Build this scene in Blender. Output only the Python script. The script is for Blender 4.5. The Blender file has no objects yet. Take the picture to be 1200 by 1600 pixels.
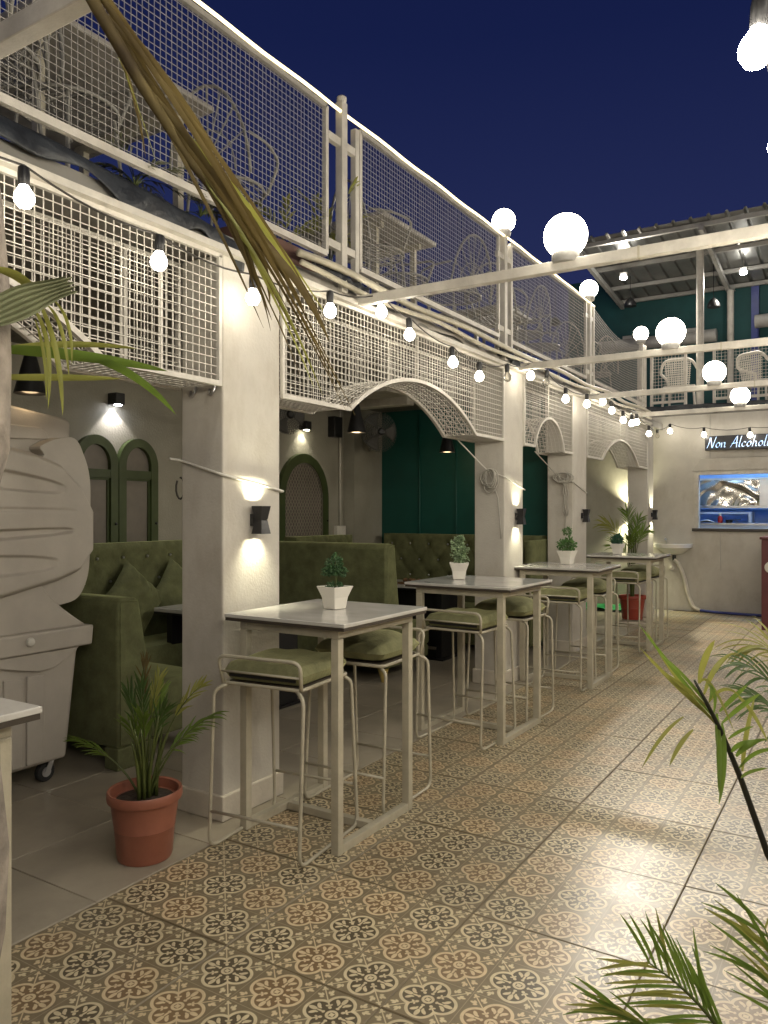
import bpy, math, random
from mathutils import Vector, Matrix
random.seed(11)
R = math.radians
sc = bpy.context.scene
COL = sc.collection

# ------------------------------------------------------------------ camera
YAW = math.atan(755.0 / 1210.0)
cd = bpy.data.cameras.new('camera')
cd.sensor_fit = 'HORIZONTAL'; cd.sensor_width = 36.0; cd.lens = 36.0 * 1210.0 / 1200.0
cd.clip_start = 0.02; cd.clip_end = 500
cam = bpy.data.objects.new('camera', cd); COL.objects.link(cam)
cam.location = (0, 0, 1.5); cam.rotation_euler = (R(90), 0, YAW)
sc.camera = cam
# ------------------------------------------------------------------ dusk sky (the sun has set: no sun lamp)
w = bpy.data.worlds.new('World'); sc.world = w; w.use_nodes = True
nt = w.node_tree; nt.nodes.clear()
sky = nt.nodes.new('ShaderNodeTexSky'); sky.sky_type = 'NISHITA'; sky.sun_disc = False
sky.sun_elevation = R(-6.0); sky.sun_rotation = R(150); sky.altitude = 200; sky.ozone_density = 4.0
bg = nt.nodes.new('ShaderNodeBackground'); bg.inputs['Strength'].default_value = 0.15
hs = nt.nodes.new('ShaderNodeMixRGB'); hs.blend_type = 'ADD'; hs.inputs[0].default_value = 1.0
tcw = nt.nodes.new('ShaderNodeTexCoord'); spw = nt.nodes.new('ShaderNodeSeparateXYZ'); rmp = nt.nodes.new('ShaderNodeValToRGB')
nt.links.new(tcw.outputs['Generated'], spw.inputs[0]); nt.links.new(spw.outputs['Z'], rmp.inputs[0])
rmp.color_ramp.elements[0].position = 0.0; rmp.color_ramp.elements[0].color = (.085, .105, .30, 1)      # horizon
rmp.color_ramp.elements[1].position = 0.75; rmp.color_ramp.elements[1].color = (.012, .022, .125, 1)    # zenith
e_ = rmp.color_ramp.elements.new(.33); e_.color = (.042, .060, .225, 1)
e_ = rmp.color_ramp.elements.new(.52); e_.color = (.020, .034, .165, 1)
out = nt.nodes.new('ShaderNodeOutputWorld')
nt.links.new(sky.outputs[0], hs.inputs[1]); nt.links.new(rmp.outputs[0], hs.inputs[2])
nt.links.new(hs.outputs[0], bg.inputs[0]); nt.links.new(bg.outputs[0], out.inputs[0])
# ------------------------------------------------------------------ exposure, sampling
sc.view_settings.view_transform = 'Standard'; sc.view_settings.look = 'None'
sc.view_settings.exposure = 1.32; sc.view_settings.gamma = 1.0
sc.render.engine = 'CYCLES'
cy = sc.cycles
cy.use_denoising = True
try: cy.denoiser = 'OPENIMAGEDENOISE'
except Exception: pass
cy.max_bounces = 6; cy.diffuse_bounces = 3; cy.glossy_bounces = 3; cy.transmission_bounces = 4; cy.transparent_max_bounces = 6
cy.sample_clamp_indirect = 4.0; cy.caustics_reflective = False; cy.caustics_refractive = False
cy.use_light_tree = True

# light output of the lamps (radiance of the glowing surfaces / watts of the spots)
L_BULB, L_BULB2, L_GLOBE, L_LED = 16.0, 150.0, 12.0, 1.3
W_SCONCE, W_SPOT, W_FLOOD = 8.0, 4.5, 560.0
WARM = (1.0, 0.915, 0.75)

# ------------------------------------------------------------------ mesh builder
ORIG = {}
class MB:
    def __init__(s): s.v = []; s.f = []; s.uv = None
    def add(s, vs, fs):
        o = len(s.v); s.v += [tuple(p) for p in vs]; s.f += [tuple(i + o for i in f) for f in fs]; return s
    def box(s, x0, x1, y0, y1, z0, z1):
        return s.add([(x0,y0,z0),(x1,y0,z0),(x1,y1,z0),(x0,y1,z0),(x0,y0,z1),(x1,y0,z1),(x1,y1,z1),(x0,y1,z1)],
                     [(0,3,2,1),(4,5,6,7),(0,1,5,4),(1,2,6,5),(2,3,7,6),(3,0,4,7)])
    def bar(s, p, q, a, b, up=(0,0,1)):
        p = Vector(p); q = Vector(q); d = (q - p).normalized(); up = Vector(up)
        if abs(d.dot(up)) > .99: up = Vector((1,0,0))
        r = d.cross(up).normalized() * a / 2; u = r.cross(d).normalized() * b / 2
        vs = [p-r-u, p+r-u, p+r+u, p-r+u, q-r-u, q+r-u, q+r+u, q-r+u]
        return s.add(vs, [(0,1,2,3),(7,6,5,4),(0,4,5,1),(1,5,6,2),(2,6,7,3),(3,7,4,0)])
    def tube(s, pts, r, n=6, closed=False):
        P = [Vector(p) for p in pts]; k = len(P)
        rr = r if isinstance(r, (list, tuple)) else [r] * k
        T = []
        for i in range(k):
            a = P[(i-1) % k] if (closed or i > 0) else P[i]
            b = P[(i+1) % k] if (closed or i < k-1) else P[i]
            t = b - a; T.append(t.normalized() if t.length > 1e-9 else Vector((0,0,1)))
        u = T[0].orthogonal().normalized(); vs = []
        for i in range(k):
            u = (u - T[i] * u.dot(T[i]))
            u = u.normalized() if u.length > 1e-6 else T[i].orthogonal().normalized()
            w2 = T[i].cross(u)
            for j in range(n):
                an = 2*math.pi*j/n
                vs.append(P[i] + (u*math.cos(an) + w2*math.sin(an)) * rr[i])
        fs = []
        for i in range(k if closed else k-1):
            for j in range(n):
                a = i*n + j; b = i*n + (j+1) % n; c = ((i+1) % k)*n
                fs.append((a, b, c + (j+1) % n, c + j))
        if not closed: fs += [tuple(reversed(range(n))), tuple((k-1)*n + j for j in range(n))]
        return s.add(vs, fs)
    def lathe(s, prof, n=20, c=(0,0,0), M=None):
        vs = []; fs = []
        for (r, z) in prof:
            for j in range(n):
                a = 2*math.pi*j/n
                p = Vector((r*math.cos(a), r*math.sin(a), z))
                if M: p = M @ p
                vs.append(p + Vector(c))
        for i in range(len(prof)-1):
            for j in range(n):
                fs.append((i*n+j, i*n+(j+1)%n, (i+1)*n+(j+1)%n, (i+1)*n+j))
        fs += [tuple(reversed(range(n))), tuple((len(prof)-1)*n + j for j in range(n))]
        return s.add(vs, fs)
    def ball(s, c, r, n=16, m=10, sx=1, sy=1, sz=1):
        prof = [(max(1e-4, math.sin(math.pi*i/m)) * r, -math.cos(math.pi*i/m) * r) for i in range(m+1)]
        return s.lathe(prof, n, c, Matrix.Diagonal((sx, sy, sz)))
    def prism(s, poly, axis, a, b):
        n = len(poly)
        def P(p, t):
            return {'x': (t, p[0], p[1]), 'y': (p[0], t, p[1]), 'z': (p[0], p[1], t)}[axis]
        vs = [P(p, a) for p in poly] + [P(p, b) for p in poly]
        fs = [tuple(range(n)), tuple(reversed(range(n, 2*n)))] + [(i, n+i, n+(i+1)%n, (i+1)%n) for i in range(n)]
        return s.add(vs, fs)
    def grid(s, fn, nu, nv):
        vs = [fn(i/nu, j/nv) for j in range(nv+1) for i in range(nu+1)]
        fs = [(j*(nu+1)+i, j*(nu+1)+i+1, (j+1)*(nu+1)+i+1, (j+1)*(nu+1)+i) for j in range(nv) for i in range(nu)]
        return s.add(vs, fs)
    def build(s, name, mat, parent=None, smooth=False, bevel=0, seg=2, fix=True, subd=0, solid=0, origin=None):
        me = bpy.data.meshes.new(name)
        o0 = Vector(origin) if origin is not None else (ORIG.get(parent.name, Vector()) if parent else Vector())
        me.from_pydata([tuple(Vector(p) - o0) for p in s.v], [], s.f)
        if fix:
            import bmesh
            bm = bmesh.new(); bm.from_mesh(me); bmesh.ops.recalc_face_normals(bm, faces=bm.faces); bm.to_mesh(me); bm.free()
        me.materials.append(mat)
        ob = bpy.data.objects.new(name, me); COL.objects.link(ob)
        if parent:
            ob.parent = parent; ORIG[ob.name] = o0
        else:
            ob.location = o0; ORIG[ob.name] = o0
        if smooth:
            me.polygons.foreach_set('use_smooth', [True] * len(me.polygons))
            if smooth == 'auto':
                me.set_sharp_from_angle(angle=R(40))
        if solid:
            m = ob.modifiers.new('solid', 'SOLIDIFY'); m.thickness = solid; m.offset = 0
        if bevel:
            m = ob.modifiers.new('bevel', 'BEVEL'); m.width = bevel; m.segments = seg; m.limit_method = 'ANGLE'
        if subd:
            m = ob.modifiers.new('subd', 'SUBSURF'); m.levels = subd; m.render_levels = subd
        return ob

def tag(o, label=None, cat=None, group=None, kind=None):
    if label: o['label'] = label
    if cat: o['category'] = cat
    if group: o['group'] = group
    if kind: o['kind'] = kind
    return o
def thing(name, label, cat, loc=(0,0,0), rz=0, group=None):
    o = bpy.data.objects.new(name, None); COL.objects.link(o); o.empty_display_size = .1
    o.location = loc; o.rotation_euler = (0,0,rz); ORIG[o.name] = Vector(loc) if rz == 0 else Vector()
    o['kind'] = 'thing'
    return tag(o, label, cat, group)
def local(name, label, cat, group=None):          # a template whose parts are in local coordinates
    o = thing(name, label, cat, (0,0,0), 0, group); return o
def copy_tree(o, parent=None):
    c = o.copy(); COL.objects.link(c); c.parent = parent
    for ch in list(o.children): copy_tree(ch, c)
    return c
def struct(o): o['kind'] = 'structure'; return o
def stuff(o): o['kind'] = 'stuff'; return o
def light(name, kind, parent, loc, energy, color=WARM, **kw):
    ld = bpy.data.lights.new(name, kind); ld.energy = energy; ld.color = color
    for k, v in kw.items(): setattr(ld, k, v)
    o = bpy.data.objects.new(name, ld); COL.objects.link(o)
    o.parent = parent; o.location = Vector(loc) - (ORIG.get(parent.name, Vector()) if parent else Vector())
    return o

# ------------------------------------------------------------------ materials
def base_mat(name):
    m = bpy.data.materials.new(name); m.use_nodes = True
    return m, m.node_tree, m.node_tree.nodes['Principled BSDF']
def mat(name, col, rough=.6, metal=0, var=.12, vscale=6, bump=0, bscale=60, sheen=0, spec=.5, coat=0, rvar=0, col2=None, stretch=(1,1,1), stain=0, stainc=(.30,.25,.18)):
    m, n, b = base_mat(name)
    tc = n.nodes.new('ShaderNodeTexCoord'); mp = n.nodes.new('ShaderNodeMapping'); mp.inputs['Scale'].default_value = stretch
    n.links.new(tc.outputs['Object'], mp.inputs[0])
    nz = n.nodes.new('ShaderNodeTexNoise'); nz.inputs['Scale'].default_value = vscale; nz.inputs['Detail'].default_value = 6; nz.inputs['Roughness'].default_value = .62
    n.links.new(mp.outputs[0], nz.inputs['Vector'])
    rp = n.nodes.new('ShaderNodeValToRGB'); rp.color_ramp.elements[0].position = .3; rp.color_ramp.elements[1].position = .7
    a = tuple(max(0, c*(1-var)) for c in col); c2 = col2 or tuple(min(1, c*(1+var)) for c in col)
    rp.color_ramp.elements[0].color = (*a, 1); rp.color_ramp.elements[1].color = (*c2, 1)
    n.links.new(nz.outputs['Fac'], rp.inputs[0]); colout = rp.outputs[0]
    if stain:                                   # drips and smudges
        ge = n.nodes.new('ShaderNodeNewGeometry'); m2 = n.nodes.new('ShaderNodeMapping'); m2.inputs['Scale'].default_value = (2.6, 2.6, 1.3)
        n.links.new(ge.outputs['Position'], m2.inputs[0])
        ns = n.nodes.new('ShaderNodeTexNoise'); ns.inputs['Scale'].default_value = 1.0; ns.inputs['Detail'].default_value = 9; ns.inputs['Roughness'].default_value = .72
        n.links.new(m2.outputs[0], ns.inputs['Vector'])
        mr2 = n.nodes.new('ShaderNodeMapRange'); mr2.inputs['From Min'].default_value = .50; mr2.inputs['From Max'].default_value = .78; mr2.inputs['To Max'].default_value = stain
        n.links.new(ns.outputs['Fac'], mr2.inputs['Value'])
        mx = n.nodes.new('ShaderNodeMixRGB'); mx.inputs[2].default_value = (*stainc, 1)
        n.links.new(mr2.outputs[0], mx.inputs[0]); n.links.new(colout, mx.inputs[1]); colout = mx.outputs[0]
    n.links.new(colout, b.inputs['Base Color'])
    b.inputs['Roughness'].default_value = rough; b.inputs['Metallic'].default_value = metal
    b.inputs['Specular IOR Level'].default_value = spec
    if coat: b.inputs['Coat Weight'].default_value = coat; b.inputs['Coat Roughness'].default_value = .1
    if sheen: b.inputs['Sheen Weight'].default_value = sheen; b.inputs['Sheen Roughness'].default_value = .4; b.inputs['Sheen Tint'].default_value = (*[min(1, c*4) for c in col], 1)
    if rvar:
        mr = n.nodes.new('ShaderNodeMapRange'); mr.inputs['To Min'].default_value = rough - rvar; mr.inputs['To Max'].default_value = rough + rvar
        n.links.new(nz.outputs['Fac'], mr.inputs['Value']); n.links.new(mr.outputs[0], b.inputs['Roughness'])
    if bump:
        n2 = n.nodes.new('ShaderNodeTexNoise'); n2.inputs['Scale'].default_value = bscale; n2.inputs['Detail'].default_value = 5
        n.links.new(mp.outputs[0], n2.inputs['Vector'])
        bp = n.nodes.new('ShaderNodeBump'); bp.inputs['Strength'].default_value = bump; bp.inputs['Distance'].default_value = .01
        n.links.new(n2.outputs['Fac'], bp.inputs['Height']); n.links.new(bp.outputs[0], b.inputs['Normal'])
    return m
def emit(name, col, strength):
    m, n, b = base_mat(name)
    b.inputs['Base Color'].default_value = (.9, .9, .9, 1)
    b.inputs['Emission Color'].default_value = (*col, 1); b.inputs['Emission Strength'].default_value = strength
    return m

M = dict(
    plaster=mat('plaster', (.53,.50,.445), .75, var=.13, vscale=1.7, bump=.2, bscale=70, spec=.3, stain=.55),
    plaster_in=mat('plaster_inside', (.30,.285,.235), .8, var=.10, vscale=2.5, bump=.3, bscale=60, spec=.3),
    ceiling=mat('ceiling_paint', (.22,.21,.19), .85, var=.15, vscale=3, spec=.2),
    green_wall=mat('teal_paint', (.004,.072,.058), .55, var=.10, vscale=3, bump=.1, bscale=50),
    teal2=mat('teal_paint_old', (.009,.066,.068), .7, var=.2, vscale=2),
    white=mat('cream_paint', (.54,.51,.45), .45, var=.16, vscale=9, bump=.1, bscale=120, stain=.45, stainc=(.26,.21,.15)),
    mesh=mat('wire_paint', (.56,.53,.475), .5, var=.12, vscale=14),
    mesh_up=mat('wire_paint_shaded', (.30,.285,.26), .55, var=.15, vscale=14),  # same wire paint, darkened to put the terrace's dimmer light into the colour
    chair_wire=mat('chair_wire', (.24,.23,.20), .55, var=.15, vscale=14),  # white chair wire, with the dim upper-level light painted in as a darker tone
    frame=mat('frame_paint', (.42,.385,.295), .42, var=.14, vscale=11, bump=.12, bscale=90),
    marble=mat('marble', (.50,.485,.45), .13, var=.10, vscale=3.5, spec=.5, rvar=.04, col2=(.60,.585,.55), stretch=(1,1.5,1)),
    edge=mat('board_edge', (.05,.04,.03), .5),
    stool_velvet=mat('stool_velvet', (.19,.19,.098), .85, var=.25, vscale=11, bump=.3, bscale=60, sheen=.5, spec=.2),
    velvet=mat('olive_velvet', (.125,.134,.064), .85, var=.28, vscale=9, bump=.3, bscale=55, sheen=.6, spec=.2),
    zip=mat('zip', (.012,.012,.012), .5),
    foot=mat('yellow_foot', (.55,.42,.14), .5),
    black=mat('black_metal', (.012,.012,.013), .4, spec=.5),
    blackmat=mat('black_board', (.008,.008,.009), .5),
    rubber=mat('rubber', (.02,.02,.02), .8),
    steel=mat('steel', (.55,.55,.56), .3, metal=1, var=.06),
    terracotta=mat('terracotta_plastic', (.29,.105,.065), .42, var=.12, vscale=7, bump=.08, bscale=40),
    red_pot=mat('red_plastic', (.36,.06,.035), .4, var=.1),
    soil=mat('soil', (.035,.024,.015), .95, var=.5, vscale=30, bump=.8, bscale=40),
    ceramic=mat('white_ceramic', (.72,.69,.62), .3, var=.04),
    basin=mat('basin_ceramic', (.80,.78,.74), .15, var=.02),
    leaf=mat('leaf_green', (.12,.185,.035), .42, var=.4, vscale=7, spec=.4),
    leaf2=mat('leaf_dark', (.06,.11,.028), .45, var=.4, vscale=9),
    leafy=mat('leaf_yellow', (.24,.25,.06), .45, var=.35, vscale=6),
    leafpale=mat('leaf_pale', (.17,.18,.105), .5, var=.3, vscale=6),
    dry=mat('leaf_dry', (.075,.054,.030), .75, var=.5, vscale=7, col2=(.16,.125,.05), spec=.2, bump=.4, bscale=30),
    stem=mat('stem', (.012,.012,.008), .5, var=.3),
    stemg=mat('stem_green', (.07,.09,.02), .5, var=.4),
    bark=mat('bark', (.22,.19,.16), .9, var=.5, vscale=12, bump=1, bscale=20),
    topi_a=mat('topiary_dark', (.05,.115,.04), .6, var=.5, vscale=40),
    topi_b=mat('topiary_pale', (.24,.33,.18), .6, var=.5, vscale=40),
    topi_c=mat('topiary_mid', (.085,.18,.05), .6, var=.5, vscale=40),
    topi_d=mat('topiary_blue', (.035,.11,.06), .6, var=.5, vscale=40),
    winframe=mat('olive_paint', (.045,.065,.018), .45, var=.15, vscale=8),
    winpane=mat('dusty_pane', (.17,.15,.125), .45, var=.15, vscale=5),
    lattice=mat('lattice_wire', (.34,.30,.25), .5),
    cart=mat('beige_plastic', (.42,.385,.335), .5, var=.07, vscale=5, bump=.06, bscale=120, stain=.12, stainc=(.28,.24,.19)),
    tarp=mat('black_tarp', (.018,.021,.025), .45, var=.6, vscale=10, bump=1.0, bscale=14),
    tarpw=mat('pale_tarp', (.33,.305,.265), .6, var=.25, vscale=6, bump=.5, bscale=12),
    brick=mat('brick_red', (.085,.042,.03), .8, var=.3, vscale=8),
    cord=mat('cord_dark', (.04,.035,.03), .6),
    cable=mat('cable_grey', (.40,.38,.33), .6, var=.1),
    cablew=mat('cable_white', (.62,.6,.54), .5),
    corr=mat('corrugated_steel', (.32,.315,.30), .38, metal=.75, var=.15, vscale=3),
    grey=mat('grey_metal', (.33,.32,.30), .5, var=.15),
    fanblade=mat('fan_blade', (.10,.10,.095), .5),
    hose=mat('blue_hose', (.035,.05,.22), .45),
    hosew=mat('white_hose', (.66,.62,.55), .5),
    maroon=mat('maroon_paint', (.11,.022,.025), .5, var=.15),
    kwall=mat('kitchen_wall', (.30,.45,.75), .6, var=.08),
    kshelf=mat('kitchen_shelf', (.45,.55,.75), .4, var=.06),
    dark_in=mat('dark_interior', (.02,.02,.025), .7),
    glassred=mat('red_bottle', (.35,.02,.02), .25),
    signb=mat('sign_black', (.012,.012,.016), .35),
    green_pl=mat('green_plastic', (.02,.28,.09), .3, var=.25, vscale=12),
    wood=mat('brown_tray', (.16,.08,.03), .5, var=.3),
    cane=mat('cane', (.55,.53,.48), .5),
    ground=mat('ground_concrete', (.10,.09,.075), .9),
    grout=mat('grout', (.075,.062,.045), .9),
    skirt=mat('skirting', (.56,.51,.43), .6, var=.12, vscale=6, bump=.2, bscale=60),
)
def translucent(m, col, f=.4):
    n = m.node_tree; b = n.nodes['Principled BSDF']; o = [q for q in n.nodes if q.type == 'OUTPUT_MATERIAL'][0]
    tr = n.nodes.new('ShaderNodeBsdfTranslucent'); tr.inputs[0].default_value = (*col, 1); mx = n.nodes.new('ShaderNodeMixShader'); mx.inputs[0].default_value = f
    n.links.new(b.outputs[0], mx.inputs[1]); n.links.new(tr.outputs[0], mx.inputs[2]); n.links.new(mx.outputs[0], o.inputs[0])
translucent(M['leaf'], (.22,.34,.05)); translucent(M['leafy'], (.40,.40,.09)); translucent(M['leaf2'], (.10,.18,.03), .3); translucent(M['dry'], (.25,.18,.06), .25)
M['bulb'] = emit('bulb_glow', WARM, L_BULB)
M['bulb2'] = emit('bulb_glow_bright', WARM, L_BULB2)
M['globe'] = emit('globe_glow', (1.0, .92, .76), L_GLOBE)
M['led'] = emit('led_glow', (1.0, .80, .38), L_LED)
M['lens'] = emit('lens_glow', (1.0, .93, .70), 30)
M['lensw'] = emit('lens_cool', (.85, .88, 1.0), 30)
M['pend'] = emit('pendant_glow', (1.0, .42, .08), 1.0)
M['pend'].node_tree.nodes['Principled BSDF'].inputs['Base Color'].default_value = (0,0,0,1); M['pend'].node_tree.nodes['Principled BSDF'].inputs['Specular IOR Level'].default_value = 0
M['neon'] = emit('sign_letters', (.17, .50, 1.0), .62)
M['tube'] = emit('tube_glow', (.40, .66, 1.0), 60)
M['floodl'] = emit('flood_glow', (1.0, .97, .88), 60)
def glass():
    m, n, b = base_mat('clear_glass')
    b.inputs['Transmission Weight'].default_value = .9; b.inputs['Roughness'].default_value = .08; b.inputs['Base Color'].default_value = (.9,.88,.82,1); b.inputs['IOR'].default_value = 1.3
    return m
M['glass'] = glass()
def hood():
    m, n, b = base_mat('wavy_steel'); b.inputs['Metallic'].default_value = 1; b.inputs['Roughness'].default_value = .18
    b.inputs['Base Color'].default_value = (.75,.72,.66,1)
    tc = n.nodes.new('ShaderNodeTexCoord'); nz = n.nodes.new('ShaderNodeTexNoise'); nz.inputs['Scale'].default_value = 1.6; nz.inputs['Detail'].default_value = 1
    wv = n.nodes.new('ShaderNodeMath'); wv.operation = 'SINE'; ml = n.nodes.new('ShaderNodeMath'); ml.operation = 'MULTIPLY'; ml.inputs[1].default_value = 60
    n.links.new(tc.outputs['Object'], nz.inputs['Vector']); n.links.new(nz.outputs['Fac'], ml.inputs[0]); n.links.new(ml.outputs[0], wv.inputs[0])
    bp = n.nodes.new('ShaderNodeBump'); bp.inputs['Strength'].default_value = .7; bp.inputs['Distance'].default_value = .012
    n.links.new(wv.outputs[0], bp.inputs['Height']); n.links.new(bp.outputs[0], b.inputs['Normal'])
    return m
M['hood'] = hood()

# ---- printed cement tile: quatrefoil pattern from math nodes
class X:
    nt = None
    def __init__(s, v): s.v = v
    @staticmethod
    def op(o, *a, clamp=False):
        n = X.nt.nodes.new('ShaderNodeMath'); n.operation = o; n.use_clamp = clamp
        for i, q in enumerate(a):
            q = q.v if isinstance(q, X) else q
            if isinstance(q, (int, float)): n.inputs[i].default_value = q
            else: X.nt.links.new(q, n.inputs[i])
        return X(n.outputs[0])
    def __add__(s, o): return X.op('ADD', s, o)
    def __sub__(s, o): return X.op('SUBTRACT', s, o)
    def __rsub__(s, o): return X.op('SUBTRACT', o, s)
    def __mul__(s, o): return X.op('MULTIPLY', s, o)
    __rmul__ = __mul__
    def __truediv__(s, o): return X.op('DIVIDE', s, o)
def xlen(a, b): return X.op('SQRT', a*a + b*b)
def xin(d, soft=.008):                       # 1 where d < 0
    return X.op('MULTIPLY_ADD', d, -1.0/soft, .5, clamp=True)
def xmax(*a):
    r = a[0]
    for b in a[1:]: r = X.op('MAXIMUM', r, b)
    return r
def ell(px, py, cx_, cy_, rx, ry, ang=0):
    c, s = math.cos(ang), math.sin(ang); dx = px - cx_; dy = py - cy_
    return (xlen((dx*c + dy*s) * (1/rx), (dy*c - dx*s) * (1/ry)) - 1.0) * min(rx, ry)
def tile_mat():
    m, n, b = base_mat('printed_tile'); X.nt = n
    def mixc(f, a, c):
        q = n.nodes.new('ShaderNodeMixRGB')
        n.links.new(f.v, q.inputs[0])
        for i, z in ((1, a), (2, c)):
            if isinstance(z, tuple): q.inputs[i].default_value = (*z, 1)
            else: n.links.new(z, q.inputs[i])
        return q.outputs[0]
    uv = n.nodes.new('ShaderNodeUVMap'); sp = n.nodes.new('ShaderNodeSeparateXYZ'); n.links.new(uv.outputs[0], sp.inputs[0])
    U, V = X(sp.outputs[0]), X(sp.outputs[1])
    fu, fv = X.op('FLOOR', U), X.op('FLOOR', V)
    x = X.op('ABSOLUTE', U - fu - .5); y = X.op('ABSOLUTE', V - fv - .5)
    Mx = X.op('MAXIMUM', x, y); mn = X.op('MINIMUM', x, y)
    s2 = .70710678
    a = (Mx + mn) * s2; bb = (Mx - mn) * s2
    q = xlen(Mx - .22, mn) - .235
    inside = xin(q)
    ring = inside * xin((q * -1.0) - .050)
    r0 = xlen(Mx, mn)
    cring = xin(X.op('ABSOLUTE', r0 - .075) - .021)
    fle = xmax(xin(ell(Mx, mn, .325, 0, .074, .036)), xin(ell(Mx, mn, .275, .080, .060, .029, R(48))),
               xin(ell(Mx, mn, .235, .052, .030, .017, R(20))), xin(ell(Mx, mn, .20, 0, .06, .017)), xin(ell(Mx, mn, .145, 0, .022, .028)))
    bud = xmax(xin(ell(a, bb, .165, 0, .032, .026)), xin(ell(a, bb, .215, .028, .026, .017, R(60))), xin(ell(a, bb, .245, 0, .05, .013)))
    spike = xin(bb - .009) * xin(.33 - a) * xin(a - .62)
    tip = xmax(xin(ell(a, bb, .60, .024, .026, .015, R(125))), xin(ell(a, bb, .63, 0, .036, .021)))
    lf = xmax(xin(ell(a, bb, .495, .085, .052, .024, R(38))), xin(ell(a, bb, .445, .078, .034, .020, R(75))), xin(ell(a, bb, .500, .050, .032, .017, R(15))))
    outw = xmax(spike, tip, lf) * (1.0 - inside)
    cream = xmax(ring, inside * xmax(cring, fle, bud), outw)
    oi = n.nodes.new('ShaderNodeObjectInfo'); cb = n.nodes.new('ShaderNodeCombineXYZ')
    n.links.new(fu.v, cb.inputs[0]); n.links.new(fv.v, cb.inputs[1]); n.links.new((X(oi.outputs['Random']) * 37.0).v, cb.inputs[2])
    wn = n.nodes.new('ShaderNodeTexWhiteNoise'); n.links.new(cb.outputs[0], wn.inputs['Vector'])
    alt = X.op('MODULO', fu + fv, 2.0)
    orange = X.op('GREATER_THAN', X(wn.outputs['Value']) * .55 + alt * .45, .5)
    fill = mixc(orange, (.098, .077, .046), (.21, .138, .072))
    geo = n.nodes.new('ShaderNodeNewGeometry')
    nz = n.nodes.new('ShaderNodeTexNoise'); nz.inputs['Scale'].default_value = 2.3; nz.inputs['Detail'].default_value = 8; nz.inputs['Roughness'].default_value = .7
    n.links.new(geo.outputs['Position'], nz.inputs['Vector'])
    n3 = n.nodes.new('ShaderNodeTexNoise'); n3.inputs['Scale'].default_value = 45; n3.inputs['Detail'].default_value = 5
    n.links.new(geo.outputs['Position'], n3.inputs['Vector'])
    bgc = mixc(X(n3.outputs['Fac']), (.175, .138, .082), (.24, .193, .118))
    c1 = mixc(inside, bgc, fill)
    crm = mixc(orange, (.66, .565, .37), (.67, .54, .34))
    worn = X.op('MULTIPLY_ADD', X(n3.outputs['Fac']), .5, .68, clamp=True)
    c2 = mixc(cream * worn, c1, crm)
    line = xin(.494 - Mx, .006)
    c3 = mixc(line * .6, c2, (.42, .35, .24))
    dirt = X.op('MULTIPLY_ADD', X(nz.outputs['Fac']), 1.6, -.62, clamp=True)
    c4 = mixc(dirt * .45, c3, (.13, .10, .068))
    hsv = n.nodes.new('ShaderNodeHueSaturation'); n.links.new(c4, hsv.inputs['Color'])
    tv = X.op('MULTIPLY_ADD', X(oi.outputs['Random']), .26, .87); n.links.new(tv.v, hsv.inputs['Value'])
    n4 = n.nodes.new('ShaderNodeTexNoise'); n4.inputs['Scale'].default_value = .9; n4.inputs['Detail'].default_value = 10; n4.inputs['Roughness'].default_value = .75
    n.links.new(geo.outputs['Position'], n4.inputs['Vector'])
    scuff = X.op('MULTIPLY_ADD', X(n4.outputs['Fac']), 5.0, -2.75, clamp=True)
    c5 = mixc(scuff * .30, hsv.outputs[0], (.33, .28, .20))
    n.links.new(c5, b.inputs['Base Color'])
    rg = X.op('MULTIPLY_ADD', X(nz.outputs['Fac']), .22, .20)
    rg = rg + X(n3.outputs['Fac']) * .08 + scuff * .12
    n.links.new(rg.v, b.inputs['Roughness'])
    b.inputs['Specular IOR Level'].default_value = .45
    bp = n.nodes.new('ShaderNodeBump'); bp.inputs['Strength'].default_value = .12; bp.inputs['Distance'].default_value = .004
    n.links.new(nz.outputs['Fac'], bp.inputs['Height']); n.links.new(bp.outputs[0], b.inputs['Normal'])
    return m
M['tile'] = tile_mat()
M['floor'] = mat('plain_floor', (.33,.29,.225), .42, var=.2, vscale=2.2, bump=.05, bscale=90, rvar=.1, stain=.7, stainc=(.42,.37,.29))

# ------------------------------------------------------------------ ground and floors
g = struct(MB().box(-60, 60, -60, 80, -.4, -.03).build('ground', M['ground']))
XF = -2.65          # facade plane
TX, TY = .63, .645  # printed tile
bed = struct(MB().box(-2.512, 2.56, -2.6, 12.44, -.03, -.006).build('patio_floor', M['grout']))
def tile_mesh(name, w, d, m, uvn):
    b = .0025; hw, hd = w/2 - .0014, d/2 - .0014
    vs = [(-hw,-hd,-.02),(hw,-hd,-.02),(hw,hd,-.02),(-hw,hd,-.02),(-hw,-hd,-b),(hw,-hd,-b),(hw,hd,-b),(-hw,hd,-b),
          (-hw+b,-hd+b,0),(hw-b,-hd+b,0),(hw-b,hd-b,0),(-hw+b,hd-b,0)]
    fs = [(8,9,10,11)] + [(i,(i+1)%4,4+(i+1)%4,4+i) for i in range(4)] + [(4+i,4+(i+1)%4,8+(i+1)%4,8+i) for i in range(4)]
    me = bpy.data.meshes.new(name); me.from_pydata(vs, [], fs)
    ul = me.uv_layers.new(name='UVMap')
    for lp in me.loops:
        co = me.vertices[lp.vertex_index].co
        ul.data[lp.index].uv = ((co.x/w + .5)*uvn, (co.y/d + .5)*uvn)
    me.materials.append(m); return me
tm = tile_mesh('tile', TX, TY, M['tile'], 3)
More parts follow.
